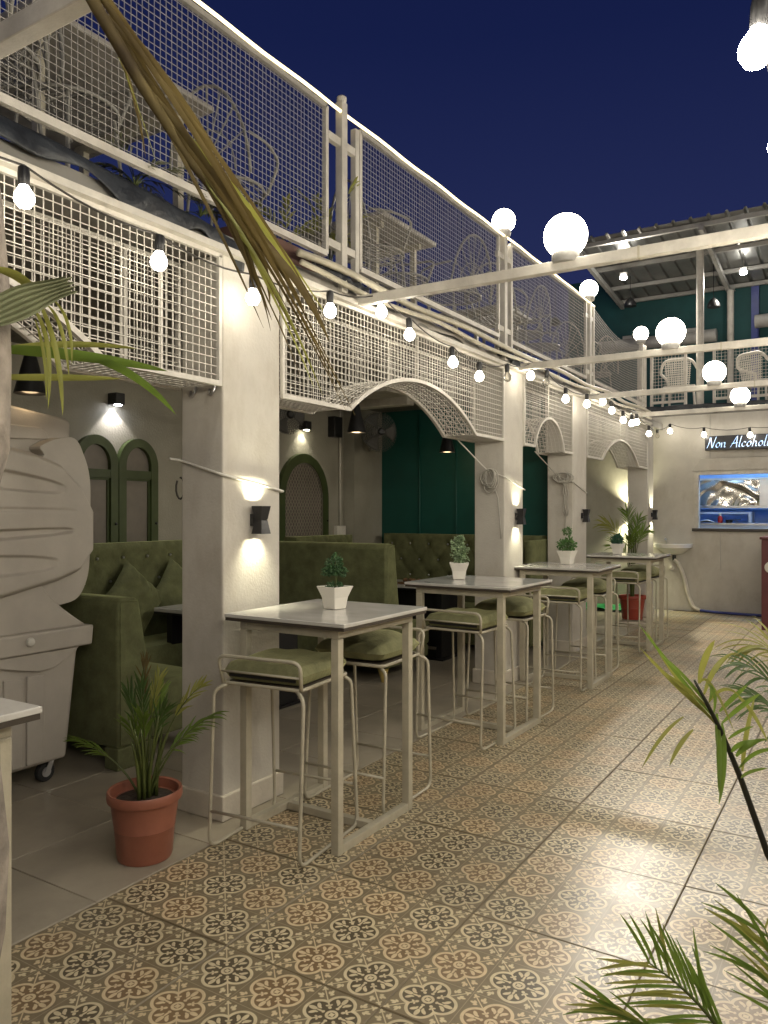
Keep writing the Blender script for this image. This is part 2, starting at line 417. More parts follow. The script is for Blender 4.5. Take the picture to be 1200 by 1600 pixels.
for i in range(8):
    for j in range(-7, 16):
        x = -2.511 + TX*(i+.5); y = 2.63 + TY*(j+.5)
        if y + TY/2 > 12.46: continue
        o = bpy.data.objects.new('tile', tm); COL.objects.link(o); o.parent = bed
        o.location = (x, y, 0); k = .0045
        o.rotation_euler = (random.gauss(0, k*.5), random.gauss(0, k*.5), random.choice((0, 0)))
struct(bed)
bed2 = struct(MB().box(-5.6, -2.5125, -2.6, 12.44, -.03, -.006).build('indoor_floor', M['grout']))
tm2 = tile_mesh('floor_tile', .61, .615, M['floor'], 1)
for i in range(5):
    for j in range(-7, 18):
        y = 1.94 + .615*(j+.5)
        if y + .31 > 12.5: continue
        o = bpy.data.objects.new('floor_tile', tm2); COL.objects.link(o); o.parent = bed2
        o.location = (-2.513 - .61*(i+.5), y, 0)
        o.rotation_euler = (random.gauss(0,.001), random.gauss(0,.001), 0)

# ------------------------------------------------------------------ buildings
XW = -5.37          # inner wall
wl = thing('inner_wall', 'dim greige plastered wall behind the green booths with arched windows', 'wall', (XW, 3, 0))
MB().box(XW-.2, XW, -2.6, 12.45, 0, 2.758).build('wall_face', M['plaster_in'], wl)
MB().box(XW, XW+.16, 7.68, 8.30, 0, 2.757).build('pilaster', M['plaster_in'], wl)
wg = thing('green_wall', 'dark teal green painted wall at the end of the booths', 'wall', (-4.2, 8.3, 0))
MB().box(XW+.001, -2.95, 8.3, 8.45, 0, 2.756).build('wall_face', M['green_wall'], wg)
for x in (-4.66, -4.16):
    MB().tube([(x, 8.292, .3), (x, 8.292, 2.7)], .011, 6).build('conduit', M['green_wall'], wg, smooth=True)
struct(MB().box(XW, -2.7, -2.75, -2.6, 0, 2.757).build('end_wall', M['plaster_in']))
struct(MB().box(-7.5, -2.672, -2.75, 12.4, 2.76, 2.86).build('upper_floor_slab', M['ceiling']))
cols = [(-.70, -.25, None), (2.77, 3.20, 'wide pale plastered column nearest the camera, wall lamp on its face'),
        (6.20, 6.63, 'pale plastered column with a hanging grey cable coil, second from the camera'),
        (8.03, 8.50, 'pale plastered column with tangled rope, between the green wall and alcove'),
        (11.33, 11.68, 'pale plastered corner column beside the wash basin')]
for (y0, y1, lab) in cols:
    c = thing('column', lab or 'plastered column at the near end of the arcade', 'column', (-2.79, (y0+y1)/2, 0), group='arcade columns')
    MB().box(-2.93, XF, y0, y1, 0, 2.757).build('shaft', M['plaster'], c, bevel=.008)
    MB().box(-2.945, XF+.015, y0-.015, y1+.015, .001, .125).build('baseboard', M['skirt'], c, bevel=.006)

# arched mesh boxes between the columns
def arc(y0, y1, ya, yb, rise, zb=2.12, n=28):
    pts = [(y0, zb)]
    ch = (yb-ya)/2; Rr = (ch*ch + rise*rise)/(2*rise); yc = (ya+yb)/2
    for i in range(n+1):
        y = ya + (yb-ya)*i/n
        pts.append((y, zb + math.sqrt(max(0, Rr*Rr - (y-yc)**2)) - (Rr - rise)))
    pts.append((y1, zb)); return pts
def zat(prof, y):
    for (a, za), (b, zb) in zip(prof, prof[1:]):
        if a <= y <= b and b > a: return za + (zb-za)*(y-a)/(b-a)
    return prof[-1][1]
def wire(mb, p, q, r):
    mb.bar(p, q, r, r)
def mesh_panel(mb, x, y0, y1, zfun, zt, pitch, r, jit=.0):
    n = int(round((y1-y0)/pitch))
    for i in range(n+1):
        y = y0 + (y1-y0)*i/n + random.uniform(-jit, jit); z0 = zfun(min(max(y, y0), y1))
        if zt - z0 > .01: wire(mb, (x, y, z0), (x + random.uniform(-jit, jit), y + random.uniform(-jit, jit), zt), r)
    zmin = min(zfun(y0 + (y1-y0)*k/200) for k in range(201))
    nz = int(round((zt-zmin)/pitch))
    for j in range(nz+1):
        z = zmin + (zt-zmin)*j/nz; run = None
        for k in range(121):
            y = y0 + (y1-y0)*k/120; ok = zfun(y) <= z + .001
            if ok and run is None: run = y
            if run is not None and (not ok or k == 120):
                if y - run > .03: wire(mb, (x+r*.9, run, z), (x+r*.9, y, z), r)
                run = None
def arch_box(lab, y0, y1, ya, yb, rise, xb=-2.93, rods=()):
    prof = arc(y0, y1, ya, yb, rise); zt = 2.735
    t = thing('mesh_arch', lab, 'wire mesh', (XF, (y0+y1)/2, 2.12), group='arched wire mesh boxes between the columns')
    zf = lambda y: zat(prof, y)
    mb = MB(); mesh_panel(mb, XF-.012, y0+.01, y1-.01, zf, zt, .0405, .0039, .0015); stuff(mb.build('front_wires', M['mesh'], t, fix=False))
    mb = MB(); mesh_panel(mb, xb+.01, y0+.01, y1-.01, zf, zt, .0405, .0039, .0015); stuff(mb.build('back_wires', M['mesh'], t, fix=False))
    mb = MB()                                   # wires of the underside
    L = 0; nxt = 0
    for (a, b) in zip(prof, prof[1:]):
        d = math.hypot(b[0]-a[0], b[1]-a[1])
        while nxt <= L + d:
            f = (nxt-L)/d; y = a[0]+(b[0]-a[0])*f; z = a[1]+(b[1]-a[1])*f
            wire(mb, (XF-.01, y, z), (xb+.01, y, z), .005); nxt += .0405
        L += d
    for k in range(1, 7):
        x = XF + (xb-XF)*k/7
        for a, b in zip(prof, prof[1:]): wire(mb, (x, a[0], a[1]+.004), (x, b[0], b[1]+.004), .005)
    stuff(mb.build('underside_wires', M['mesh'], t, fix=False))
    for x, nm in ((XF, 'front_rim'), (xb, 'back_rim')):
        mb = MB()
        for a, b in zip(prof, prof[1:]):
            mb.bar((x, a[0], a[1]), (x, b[0], b[1]), .024, .024, up=(1,0,0))
        mb.bar((x, y0+.008, 2.13), (x, y0+.008, zt), .02, .02); mb.bar((x, y1-.008, 2.13), (x, y1-.008, zt), .02, .02)
        mb.bar((x, y0, zt), (x, y1, zt), .02, .02)
        mb.build(nm, M['mesh'], t)
    for y in rods:
        MB().bar((XF-.02, y, zf(y)), (XF-.02, y, zt), .014, .014).build('rod', M['mesh'], t)
        MB().bar((xb+.02, y, zf(y)), (xb+.02, y, zt), .014, .014).build('rod', M['mesh'], t)
    return t
arch_box('arched white wire mesh box at left above the beige plastic cart', -.25, 2.755, .37, 2.08, .29, rods=(1.22, 2.4))
arch_box('wide arched white wire mesh box between first and second column', 3.215, 6.185, 3.85, 5.62, .29, rods=(4.72,))
arch_box('narrow arched white wire mesh box over the teal doorway', 6.645, 8.015, 6.92, 7.74, .30, rods=(7.33,))
arch_box('farthest arched white wire mesh box before the back wall', 8.515, 11.315, 9.10, 10.80, .29, rods=(9.95,))

# upper terrace railing
def rail_panel(lab, y0, y1, z0=2.99, z1=3.84, sag=None):
    t = thing('mesh_railing', lab, 'railing', (XF, (y0+y1)/2, z0), group='terrace railing panels')
    mb = MB(); f = (lambda y: z0)
    if sag is None: mesh_panel(mb, XF, y0, y1, f, z1, .0325, .0027, .002)
    else:
        n = int((y1-y0)/.037)
        for i in range(n+1):
            y = y0 + (y1-y0)*i/n; wire(mb, (XF, y, z0), (XF, y, z1 - sag*math.sin(math.pi*(y-y0)/(y1-y0))), .0030)
        for j in range(24):
            pts = []
            for k in range(13):
                y = y0 + (y1-y0)*k/12; zt = z1 - sag*math.sin(math.pi*k/12); pts.append((XF, y, z0 + (zt-z0)*j/23))
            for a, b in zip(pts, pts[1:]): wire(mb, a, b, .0030)
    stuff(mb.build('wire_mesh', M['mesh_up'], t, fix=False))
    for (p, q) in (((XF,y0,z0),(XF,y1,z0)),):
        MB().bar(p, q, .03, .034).build('bottom_rail', M['white'], t)
    MB().bar((XF,y0,z0),(XF,y0,z1), .026, .026).build('side_bar', M['white'], t)
    MB().bar((XF,y1,z0),(XF,y1,z1), .026, .026).build('side_bar', M['white'], t)
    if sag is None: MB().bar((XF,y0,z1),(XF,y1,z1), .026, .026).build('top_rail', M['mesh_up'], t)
    return t
rail_panel('long terrace railing mesh panel above the near column, left of first post', -.6, 3.61)
rail_panel('terrace railing mesh panel between the first and second post', 3.96, 6.07)
rail_panel('terrace railing mesh panel between the second and third post', 6.33, 8.47)
rail_panel('sagging terrace railing mesh panel next to the back building', 8.72, 11.2, sag=.16)
def rail_post(y, lab, top=3.90):
    t = thing('railing_post', lab, 'post', (XF, y, 2.80), group='terrace railing posts')
    MB().box(XF-.025, XF+.025, y-.028, y+.028, 2.80, top).build('upright', M['white'], t, bevel=.004)
    MB().box(XF-.022, XF+.018, y+.125, y+.165, 2.90, 3.83).build('side_upright', M['white'], t, bevel=.004)
    for z in (3.04, 3.66):
        MB().box(XF-.018, XF+.014, y-.15, y-.029, z, z+.045).build('spacer', M['white'], t)
        MB().box(XF-.018, XF+.014, y+.029, y+.124, z, z+.045).build('spacer', M['white'], t)
    MB().lathe([(.026,top),(.03,top+.01),(.03,top+.03),(.02,top+.04)], 12, (XF, y, 0)).build('cap', M['white'], t, smooth='auto')
rail_post(3.77, 'white railing post without a globe, above the wide mesh arch', 3.93)
rail_post(6.19, 'white railing post above the second column', 3.86)
rail_post(8.59, 'white railing post above the third column', 3.86)
rail_post(10.95, 'white railing post at the corner of the back building', 3.80)
led = thing('led_strip', 'glowing warm white light strip along the terrace railing top', 'light strip', (XF+.012, 4, 3.868))
pts = []
for k in range(60):
    y = -.6 + 9.35*k/59; pts.append((XF+.014, y, 3.868 + .004*math.sin(k*1.3) - (.03*((y-7)/1.75)**2 if y > 7 else 0)))
MB().tube(pts, .0088, 6).build('rope_light', M['led'], led, smooth=True)

# beams over the courtyard
bl = ['cream steel beam crossing the top left corner of the view', 'nearest full cream steel beam carrying the largest globe lamp',
      'second cream steel beam over the courtyard, with a globe lamp', 'third cream steel beam over the courtyard, above the back wall lights',
      'farthest cream steel beam in front of the back wall']
BY = [1.23, 3.90, 6.43, 8.50, 10.40]
for y, lab in zip(BY, bl):
    t = thing('cross_beam', lab, 'beam', (-1, y, 2.74), group='steel beams across the courtyard')
    MB().box(XF-.02, 3.3, y-.025, y+.025, 2.748, 2.803).build('beam', M['white'], t, bevel=.004)
    for x in (-.95, .8):
        MB().box(x-.006, x+.006, y-.027, y+.027, 2.746, 2.8045).build('weld_seam', M['frame'], t)
def globe_lamp(p, r, lab, group):
    t = thing('globe_lamp', lab, 'lamp', (p[0], p[1], p[2]-r-.03), group=group)
    MB().ball(p, r, 28, 18).build('globe', M['globe'], t, smooth=True)
    MB().lathe([(.062*r/.11,-r-.03),(.07*r/.11,-r-.01),(.066*r/.11,-r+.022)], 20, p).build('base', M['grey'], t, smooth='auto')
gl = ['glowing globe lamp on the beam above the camera', 'largest glowing white globe lamp, on the nearest full beam', 'second largest glowing white globe lamp, on the second beam',
      'glowing globe lamp on the third beam, before the back terrace railing', 'smallest beam globe lamp, on the farthest beam at right']
for y, lab in zip(BY, gl): globe_lamp((-1.325, y, 2.93), .112, lab, 'globe lamps on the beams')
for y, n_ in zip(BY, ('first','second','third','fourth','fifth')): globe_lamp((.75, y, 2.93), .112, 'extra globe lamp on the %s beam, added out of view to light the floor' % n_, 'globe lamps on the beams')  # unseen second globe per beam, added to brighten the floor
globe_lamp((XF, 6.19, 4.0), .10, 'globe lamp atop the railing post at the light strip, left of the largest globe', 'globe lamps on the railing posts')
globe_lamp((XF, 8.59, 4.0), .10, 'globe lamp on the railing post where the light strip ends', 'globe lamps on the railing posts')
globe_lamp((XF, 10.95, 3.96), .10, 'globe lamp on the corner post, before the back terrace', 'globe lamps on the railing posts')

# clutter along the slab edge
def rumple(name, lab, cat, path, width, m, amp, seed, nu=60, nv=8, drop=(0,0,-1)):
    rnd = random.Random(seed); ph = [rnd.uniform(0, 6) for _ in range(6)]
    def fn(a, b):
        i = a*(len(path)-1); k = min(int(i), len(path)-2); f = i-k
        p = Vector(path[k]).lerp(Vector(path[k+1]), f)
        wv = math.sin(a*31+ph[0]+b*2)*.5 + math.sin(a*57+ph[1]-b*3)*.3 + math.sin(a*13+ph[2])*.5
        w2 = width*(.75+.25*math.sin(a*17+ph[3]) + .15*math.sin(a*43+ph[4]))
        q = p + Vector(drop)*w2*b; q.x += amp*wv*(.4+b) + .004*math.sin(b*3.0); q.z += amp*.5*wv*(1-b)
        return q
    o = MB().grid(fn, nu, nv).build(name, m, None, smooth=True, solid=.004, origin=path[0])
    return tag(o, lab, cat)
rumple('tarpaulin', 'black plastic tarpaulin sagging along the terrace edge at top left', 'tarpaulin',
       [(-2.655,.6,2.955),(-2.645,1.4,2.945),(-2.64,2.1,2.90),(-2.64,2.6,2.87),(-2.655,2.92,2.83)], .12, M['tarp'], .006, 3)
rumple('tarpaulin', 'pale crumpled sheet along the slab edge above the wide mesh arch', 'tarpaulin',
       [(-2.67,3.25,2.86),(-2.66,4.5,2.87),(-2.66,6.2,2.86)], .10, M['tarpw'], .03, 5, nu=90)
rumple('tarpaulin', 'pale crumpled sheet along the slab edge above the far mesh arches', 'tarpaulin',
       [(-2.67,6.7,2.86),(-2.66,9,2.87),(-2.66,11,2.86)], .09, M['tarpw'], .03, 9, nu=90)
rumple('tarpaulin', 'small black plastic scrap on the slab edge beside the second beam', 'tarpaulin',
       [(-2.63,5.95,2.93),(-2.62,6.2,2.88),(-2.62,6.42,2.86)], .09, M['tarp'], .03, 8, nu=20)
rumple('tarpaulin', 'dark plastic scrap at the foot of the first railing post', 'tarpaulin',
       [(-2.63,3.45,2.93),(-2.62,3.75,2.90),(-2.62,4.0,2.88)], .05, M['tarp'], .02, 4, nu=20)
t = thing('edge_channel', 'cream steel channel along the terrace slab edge', 'beam', (XF, 5, 2.76))
MB().box(-2.671, -2.60, -.6, 11.4, 2.745, 2.775).build('channel', M['white'], t)
for k, (x, z, r, lab) in enumerate(((-2.60,2.90,.022,'upper of two long cream pipes along the terrace edge'), (-2.59,2.835,.016,'lower of two long cream pipes along the terrace edge'))):
    pts = [(x + .008*math.sin(i*.9+k), 3.3 + 8*i/40, z + .012*math.sin(i*.7+k*2)) for i in range(41)]
    tag(MB().tube(pts, r, 8).build('pipe', M['frame'], None, smooth=True, origin=pts[0]), lab, 'pipe', 'pipes along the terrace edge')
t = thing('planter_wall', 'low reddish brown planter block under the railing mesh by the first post', 'planter', (-2.75, 3.4, 2.86))
MB().box(-2.84, -2.68, 2.95, 3.72, 2.861, 2.97).build('block', M['brick'], t)

# ------------------------------------------------------------------ string lights
def bulb(p, lab, lit=True, group='string light bulbs along the arcade', tilt=0, r=.035, m='bulb'):
    t = thing('string_bulb', lab, 'bulb', (0,0,0), 0, group); t.location = p; t.rotation_euler = (tilt, tilt*.4, random.uniform(0,6))
    MB().lathe([(.012,.115),(.019,.11),(.021,.085),(.019,.05),(.016,.045)], 12).build('socket', M['black'], t, smooth='auto')
    MB().lathe([(.002,-r),(r*.6,-r*.82),(r*.95,-r*.3),(r,0),(r*.92,r*.45),(r*.62,r*.95),(.015,.046)], 16).build('glass', M[m] if lit else M['glass'], t, smooth=True)
    MB().lathe([(.015,.044),(.0155,.05),(.015,.056)], 10).build('screw_base', M['steel'], t)
SB = [(1.05,2.66),(1.631,2.596),(2.237,2.538),(2.818,2.525),(3.449,2.599),(3.977,2.711),(4.318,2.637),(4.936,2.561),(5.375,2.526),(5.918,2.601),(6.43,2.688),
      (6.812,2.686),(7.363,2.601),(8.035,2.63),(8.616,2.727),(8.973,2.667),(9.471,2.606),(9.861,2.605),(10.114,2.646),(10.765,2.554)]
SL = ['string bulb hanging left of the view', 'lit string bulb at the far left, before the left mesh box', 'lit string bulb before the left mesh box, left of the near column',
      'lit string bulb hanging in front of the near column', 'lit string bulb just right of the near column', 'lit string bulb at the root of the nearest full beam',
      'lit string bulb left above the top of the wide mesh arch', 'lit string bulb above the right half of the wide mesh arch', 'lit string bulb at the right end of the wide mesh box',
      'unlit clear bulb at the top of the second column', 'lit string bulb at the root of the second beam', 'unlit clear bulb above the narrow mesh arch',
      'lit string bulb above the right end of the narrow mesh arch', 'lit string bulb with orange socket at the third column top', 'lit string bulb at the root of the third beam',
      'lit string bulb just right of the third beam root', 'lit string bulb above the left half of the farthest mesh arch', 'left of the two touching lit bulbs above the farthest mesh arch',
      'right of the two touching lit bulbs above the farthest mesh arch', 'lit string bulb at the corner column']
for k, ((y, z), lab) in enumerate(zip(SB, SL)):
    bulb((-2.5, y, z), lab, lit=k not in (9, 11), tilt=random.uniform(-.12,.12))
def cord(name, lab, pts, r, m, sag=0, cat='cable', group=None):
    P = []
    for a, b in zip(pts, pts[1:]):
        for i in range(6):
            f = i/6; q = Vector(a).lerp(Vector(b), f); q.z -= sag*4*f*(1-f); P.append(q)
    P.append(Vector(pts[-1]))
    return tag(MB().tube(P, r, 5).build(name, m, None, smooth=True, origin=pts[0]), lab, cat, group)
cord('light_cord', 'thin dark cord carrying the string bulbs along the arcade', [(-2.5, y, z+.115) for (y, z) in SB], .0045, M['cord'], .03)
BB = [(-2.524,12.2,2.717),(-2.044,12.2,2.634),(-1.425,12.2,2.60),(-.8,12.2,2.66)]
BLb = ['large bright bulb on the back wall right of the corner', 'lit bulb at the upper left corner of the lettered sign', 'lit bulb over the top edge of the lettered sign', 'lit bulb beyond the right edge of the view']
for p, lab in zip(BB, BLb): bulb(p, lab, group='bulbs before the back wall', tilt=random.uniform(-.2,.2))
bulb((-2.72, 12.25, 2.66), 'unlit dark bulb between the corner bulb and the large bright one', lit=False, group='bulbs before the back wall')
cord('light_cord', 'dark cord carrying the bulbs before the back wall', [(-2.5,10.765,2.67),(-2.72,12.25,2.775),(-2.524,12.2,2.832),(-2.044,12.2,2.749),(-1.425,12.2,2.715),(-.8,12.2,2.775),(.3,12.3,2.85)], .0045, M['cord'], .04)
S2 = [(-.2, 1.74 + .6*k, 2.44 + .05*math.sin(k*1.7)) for k in range(-5, 10)]
S2 = [p if i != 5 else (-.192, 1.74, 2.44) for i, p in enumerate(S2)]
def bulb_string(lab, P, skip=()):
    t = thing('string_light', lab, 'string lights', P[0], group='bulb strings over the courtyard')
    Q = []
    for a, b in zip(P, P[1:]):
        for i in range(6):
            f = i/6; q = Vector(a).lerp(Vector(b), f); q.z += .115 - .12*f*(1-f); Q.append(q)
    MB().tube(Q, .0045, 5).build('cord', M['cord'], t, smooth=True)
    for k, p in enumerate(P):
        if k in skip: continue
        c = MB().lathe([(.002,-.031),(.019,-.025),(.029,-.009),(.031,0),(.028,.014),(.019,.03),(.015,.046)], 10, p).build('glass_bulb', M['bulb2'], t, smooth=True)
        MB().lathe([(.012,.115),(.019,.11),(.021,.085),(.019,.05),(.016,.045)], 10, p).build('socket', M['black'], c)
bulb(S2[5], 'close bright string bulb at the top right corner of the view', group='bulbs of the second string', tilt=.1, m='bulb2')
bulb_string('second bulb string over the courtyard, mostly beyond the right edge', S2, (5,))
bulb_string('extra third bulb string, added beyond the right edge to light the courtyard', [(1.35, -2.2 + .75*k, 2.47 + .05*math.sin(k*1.3)) for k in range(13)])  # unseen string, added for more light on the near floor

# ------------------------------------------------------------------ sconces
def sconce(y, lab, lit=True, x=XF, power=1.0):
    t = thing('wall_sconce', lab, 'wall lamp', (x, y, 1.46), group='hourglass wall lamps on the columns')
    def sec(z, w, d): return [(x+.053-d/2, y-w/2, z), (x+.053+d/2, y-w/2, z), (x+.053+d/2, y+w/2, z), (x+.053-d/2, y+w/2, z)]
    for a, b in (((1.390,.068,.064),(1.457,.044,.042)), ((1.463,.044,.042),(1.530,.068,.064))):
        MB().add(sec(*a)+sec(*b), [(0,1,5,4),(1,2,6,5),(2,3,7,6),(3,0,4,7)]).build('shade', M['black'], t, solid=.004)
    MB().box(x+.001, x+.024, y-.025, y+.025, 1.43, 1.49).build('back_plate', M['black'], t)
    MB().box(x+.022, x+.073, y-.021, y+.021, 1.455, 1.465).build('waist_band', M['black'], t)
    if lit:
        for s, z in ((1, 1.475), (-1, 1.445)):
            MB().lathe([(.014,-.003),(.014,.003)], 10, (x+.045, y, z)).build('lens', M['lens'], t)
            l = light('sconce_beam', 'SPOT', t, (x+.038, y, z+.012*s), W_SCONCE*power, (1.0,.95,.68), spot_size=R(110), spot_blend=1.0, shadow_soft_size=.02)
            l.rotation_euler = (0, R(14) if s < 0 else R(180-14), 0)
    return t
sconce(2.99, 'black hourglass wall lamp glowing up and down on the near column')
sconce(6.46, 'black hourglass wall lamp glowing on the second column')
sconce(8.33, 'unlit hourglass wall lamp on the third column', lit=False)
sconce(11.55, 'small hourglass wall lamp glowing above the wash basin', power=2.2)
t = thing('wall_sconce', 'wall lamp glowing behind the potted palm in the alcove', 'wall lamp', (-3.18, 12.40, 1.5))
MB().box(-3.22,-3.14,12.36,12.44,1.42,1.56).build('shade', M['black'], t)
for s, z in ((1,1.575),(-1,1.405)):
    MB().lathe([(.02,-.003),(.02,.003)], 10, (-3.18, 12.39, z)).build('lens', M['lens'], t)
    l = light('sconce_beam', 'SPOT', t, (-3.18,12.37,z+.01*s), 30, (1.0,.95,.60), spot_size=R(120), spot_blend=.9, shadow_soft_size=.015)
    l.rotation_euler = (R(180) if s > 0 else 0, 0, 0)

# ------------------------------------------------------------------ inside: windows, spots, pendants, fan
def window(y0, y1, lab, lattice=False, ztop=2.13, fw=.075):
    t = thing('arched_window', lab, 'window', (XW, (y0+y1)/2, 1.0), group='arched windows')
    r = (y1-y0)/2; yc = (y0+y1)/2; zs = ztop - r*1.12
    def outline(k): return [(yc + (r-k)*math.cos(a), zs + (r*1.12-k)*math.sin(a)) for a in [math.pi*i/24 for i in range(25)]]
    o, i_ = outline(0), outline(fw)
    o = [(y1, .9)] + o + [(y0, .9)]; i_ = [(y1-fw, .9)] + i_ + [(y0+fw, .9)]
    mb = MB(); n = len(o)
    vs = [(XW+.05,)+p for p in o] + [(XW+.05,)+p for p in i_] + [(XW,)+p for p in o] + [(XW+.005,)+p for p in i_]
    fs = []
    for k in range(n-1): fs += [(k,k+1,n+k+1,n+k), (k,2*n+k,2*n+k+1,k+1), (n+k,n+k+1,3*n+k+1,3*n+k)]
    mb.add(vs, fs).build('frame', M['winframe'], t)
    MB().prism(i_, 'x', XW+.004, XW+.012).build('pane', M['winpane'], t)
    zr = zs - .05
    if lattice:
        mb = MB(); p = .045
        zz = lambda y: zs + (r*1.12-fw)*math.sqrt(max(0, 1-((y-yc)/(r-fw))**2))
        for s in (-1, 1):
            k = -60
            while k < 120:
                c = k*p; run = None
                for q in range(61):
                    y = y0+fw + (y1-y0-2*fw)*q/60; z = .9 + c + s*1.5*(y-yc); ok = .9 < z < zz(y)
                    if ok and run is None: run = (y, z)
                    if run and (not ok or q == 60):
                        if abs(y-run[0]) > .01: mb.bar((XW+.02+.003*s,)+run, (XW+.02+.003*s, y, z), .006, .004)
                        run = None
                k += 1.6
        stuff(mb.build('lattice', M['lattice'], t, fix=False))
        mb = MB()
        for a, b in zip(i_, i_[1:]): mb.bar((XW+.03, a[0], a[1]), (XW+.03, b[0], b[1]), .016, .016)
        mb.build('inner_trim', M['winpane'], t)
    else:
        MB().box(XW+.01, XW+.046, y0+fw, y1-fw, zr-.06, zr+.01).build('transom', M['winframe'], t)
        mb = MB()
        ins = fw + .012
        mb.box(XW+.012, XW+.028, y0+ins-.012, y0+ins+.006, .95, zr-.06); mb.box(XW+.012, XW+.028, y1-ins-.006, y1-ins+.012, .95, zr-.06); mb.box(XW+.012, XW+.027, y0+ins, y1-ins, zr-.078, zr-.06)
        mb.build('bead', M['winframe'], t)
    MB().ball((XW+.06, y1-.03, 1.4), .012, 8, 6).build('latch', M['black'], t)
window(3.90, 4.325, 'green framed arched window leaf beside the beige plastic cart')
window(4.335, 4.755, 'green framed arched window leaf left of the near column')
window(6.42, 7.31, 'large green arched window with diamond lattice behind the booth', True, 2.15, .10)
def spotlight(y, z, lab, col, e):
    t = thing('wall_spotlight', lab, 'wall lamp', (XW, y, z), group='small black wall spotlights')
    MB().box(XW+.001, XW+.11, y-.045, y+.045, z-.045, z+.05).build('housing', M['black'], t, bevel=.005)
    MB().lathe([(.03,-.002),(.03,.002)], 14, (XW+.075, y, z-.049)).build('lens', M['lensw'] if col[2] > .9 else M['lens'], t)
    l = light('spot_beam', 'SPOT', t, (XW+.060, y, z-.058), e, col, spot_size=R(100), spot_blend=.3, shadow_soft_size=.02)
    l.rotation_euler = (0, R(10), 0)
spotlight(4.30, 2.44, 'small black spotlight washing the wall above the two window leaves', (1.0,.94,.93), W_SPOT)
spotlight(6.86, 2.46, 'small black spotlight above the lattice window', (1.0,.92,.72), W_SPOT*.5)
def pendant(p, lab, r=.085, h=.24, e=.8):
    t = thing('pendant_lamp', lab, 'lamp', p, group='black cone pendant lamps')
    MB().lathe([(r,0),(r*.28,h),(r*.2,h+.02),(.008,h+.03)], 24, p).build('shade', M['black'], t, smooth='auto')
    MB().lathe([(r*.94,.004),(r*.94,.008)], 24, p).build('glowing_mouth', M['pend'], t)
    MB().tube([(p[0],p[1],p[2]+h+.02),(p[0],p[1],2.75)], .004, 5).build('cord', M['black'], t)
    light('pendant_light', 'POINT', t, (p[0],p[1],p[2]-.03), e, (1.0,.70,.38), shadow_soft_size=.05)
pendant((-3.9, 2.58, 2.15), 'black cone pendant lamp at far left above the beige cart', e=.2)
pendant((-4.0, 5.93, 2.23), 'black cone pendant lamp under the wide mesh arch, before the fan', .09, .27)
pendant((-4.0, 7.75, 2.17), 'black cone pendant lamp hanging before the teal wall', .09, .27)
def fan(p, lab, yaw_, r=.24):
    t = thing('wall_fan', lab, 'fan', p, 0, 'wall fans'); t.rotation_euler = (0, 0, yaw_); ORIG[t.name] = Vector()
    # local: faces +X
    mb = MB()
    for k in range(9):
        rr = r*(k+1)/9; dx = .05*math.sqrt(max(0, 1-(rr/r)**2))
        for s in (1, -1): mb.tube([(.05+s*dx, rr*math.cos(a), rr*math.sin(a)) for a in [2*math.pi*i/32 for i in range(32)]], .0022, 4, True)
    for i in range(36):
        a = 2*math.pi*i/36
        for s in (1, -1): mb.tube([(.05+s*.05*math.sqrt(max(0,1-f*f)), r*f*math.cos(a), r*f*math.sin(a)) for f in (.15,.4,.65,.85,1)], .0016, 4)
    stuff(mb.build('guard', M['fanblade'], t, fix=False))
    for k in range(3):
        a0 = k*2*math.pi/3
        def fn(u, v, a0=a0):
            a = a0 + (u-.5)*1.1*(.5+.5*v); rr = .04 + v*(r*.78); return (.05 + .02*(u-.5), rr*math.cos(a), rr*math.sin(a))
        MB().grid(fn, 6, 5).build('blade', M['fanblade'], t, smooth=True, solid=.003)
    Mx = Matrix.Rotation(R(90), 3, 'Y')
    MB().lathe([(.04,0),(.045,.02),(.03,.035)], 16, (.085,0,0), Mx).build('hub', M['black'], t, smooth='auto')
    MB().lathe([(.06,-.16),(.07,-.12),(.07,-.03),(.04,0)], 16, (.04,0,0), Mx).build('motor', M['grey'], t, smooth='auto')
    MB().tube([(-.08,0,0),(-.14,0,-.06),(-.14,0,-.18),(-.2,0,-.2)], .016, 8).build('bracket', M['grey'], t, smooth=True)
fan((-4.95, 7.78, 2.45), 'round grey wall fan beside the teal wall under the wide mesh arch', R(-30))
fan((-5.10, 6.25, 2.50), 'dim wall fan half hidden behind the near column', R(-20), .2)
t = thing('conduit', 'thin cream conduit running down to a switch box by the lattice window', 'conduit', (XW, 7.585, 1.3))
MB().tube([(XW+.018,7.585,1.33),(XW+.018,7.585,2.75)], .013, 8).build('pipe', M['white'], t, smooth=True)
MB().box(XW+.001, XW+.05, 7.48, 7.66, 1.22, 1.335).build('switch_box', M['cablew'], t, bevel=.004)
t = thing('wall_box', 'dark box high on the wall left of the fan', 'box', (XW, 7.5, 2.4)); MB().box(XW+.001,XW+.1,7.36,7.52,2.38,2.62).build('casing', M['black'], t, bevel=.006)
for k, (x0,x1,y0,y1) in enumerate(((-4.6,-3.9,6.3,6.7),(-4.9,-4.2,7.2,7.35))):
    t = thing('ceiling_duct', ('wide pale duct under the ceiling beyond the wide mesh arch','slim pale duct under the ceiling near the teal wall')[k], 'duct', ((x0+x1)/2,(y0+y1)/2,2.66))
    MB().box(x0,x1,y0,y1,2.66,2.755).build('casing', M['white'], t, bevel=.01)

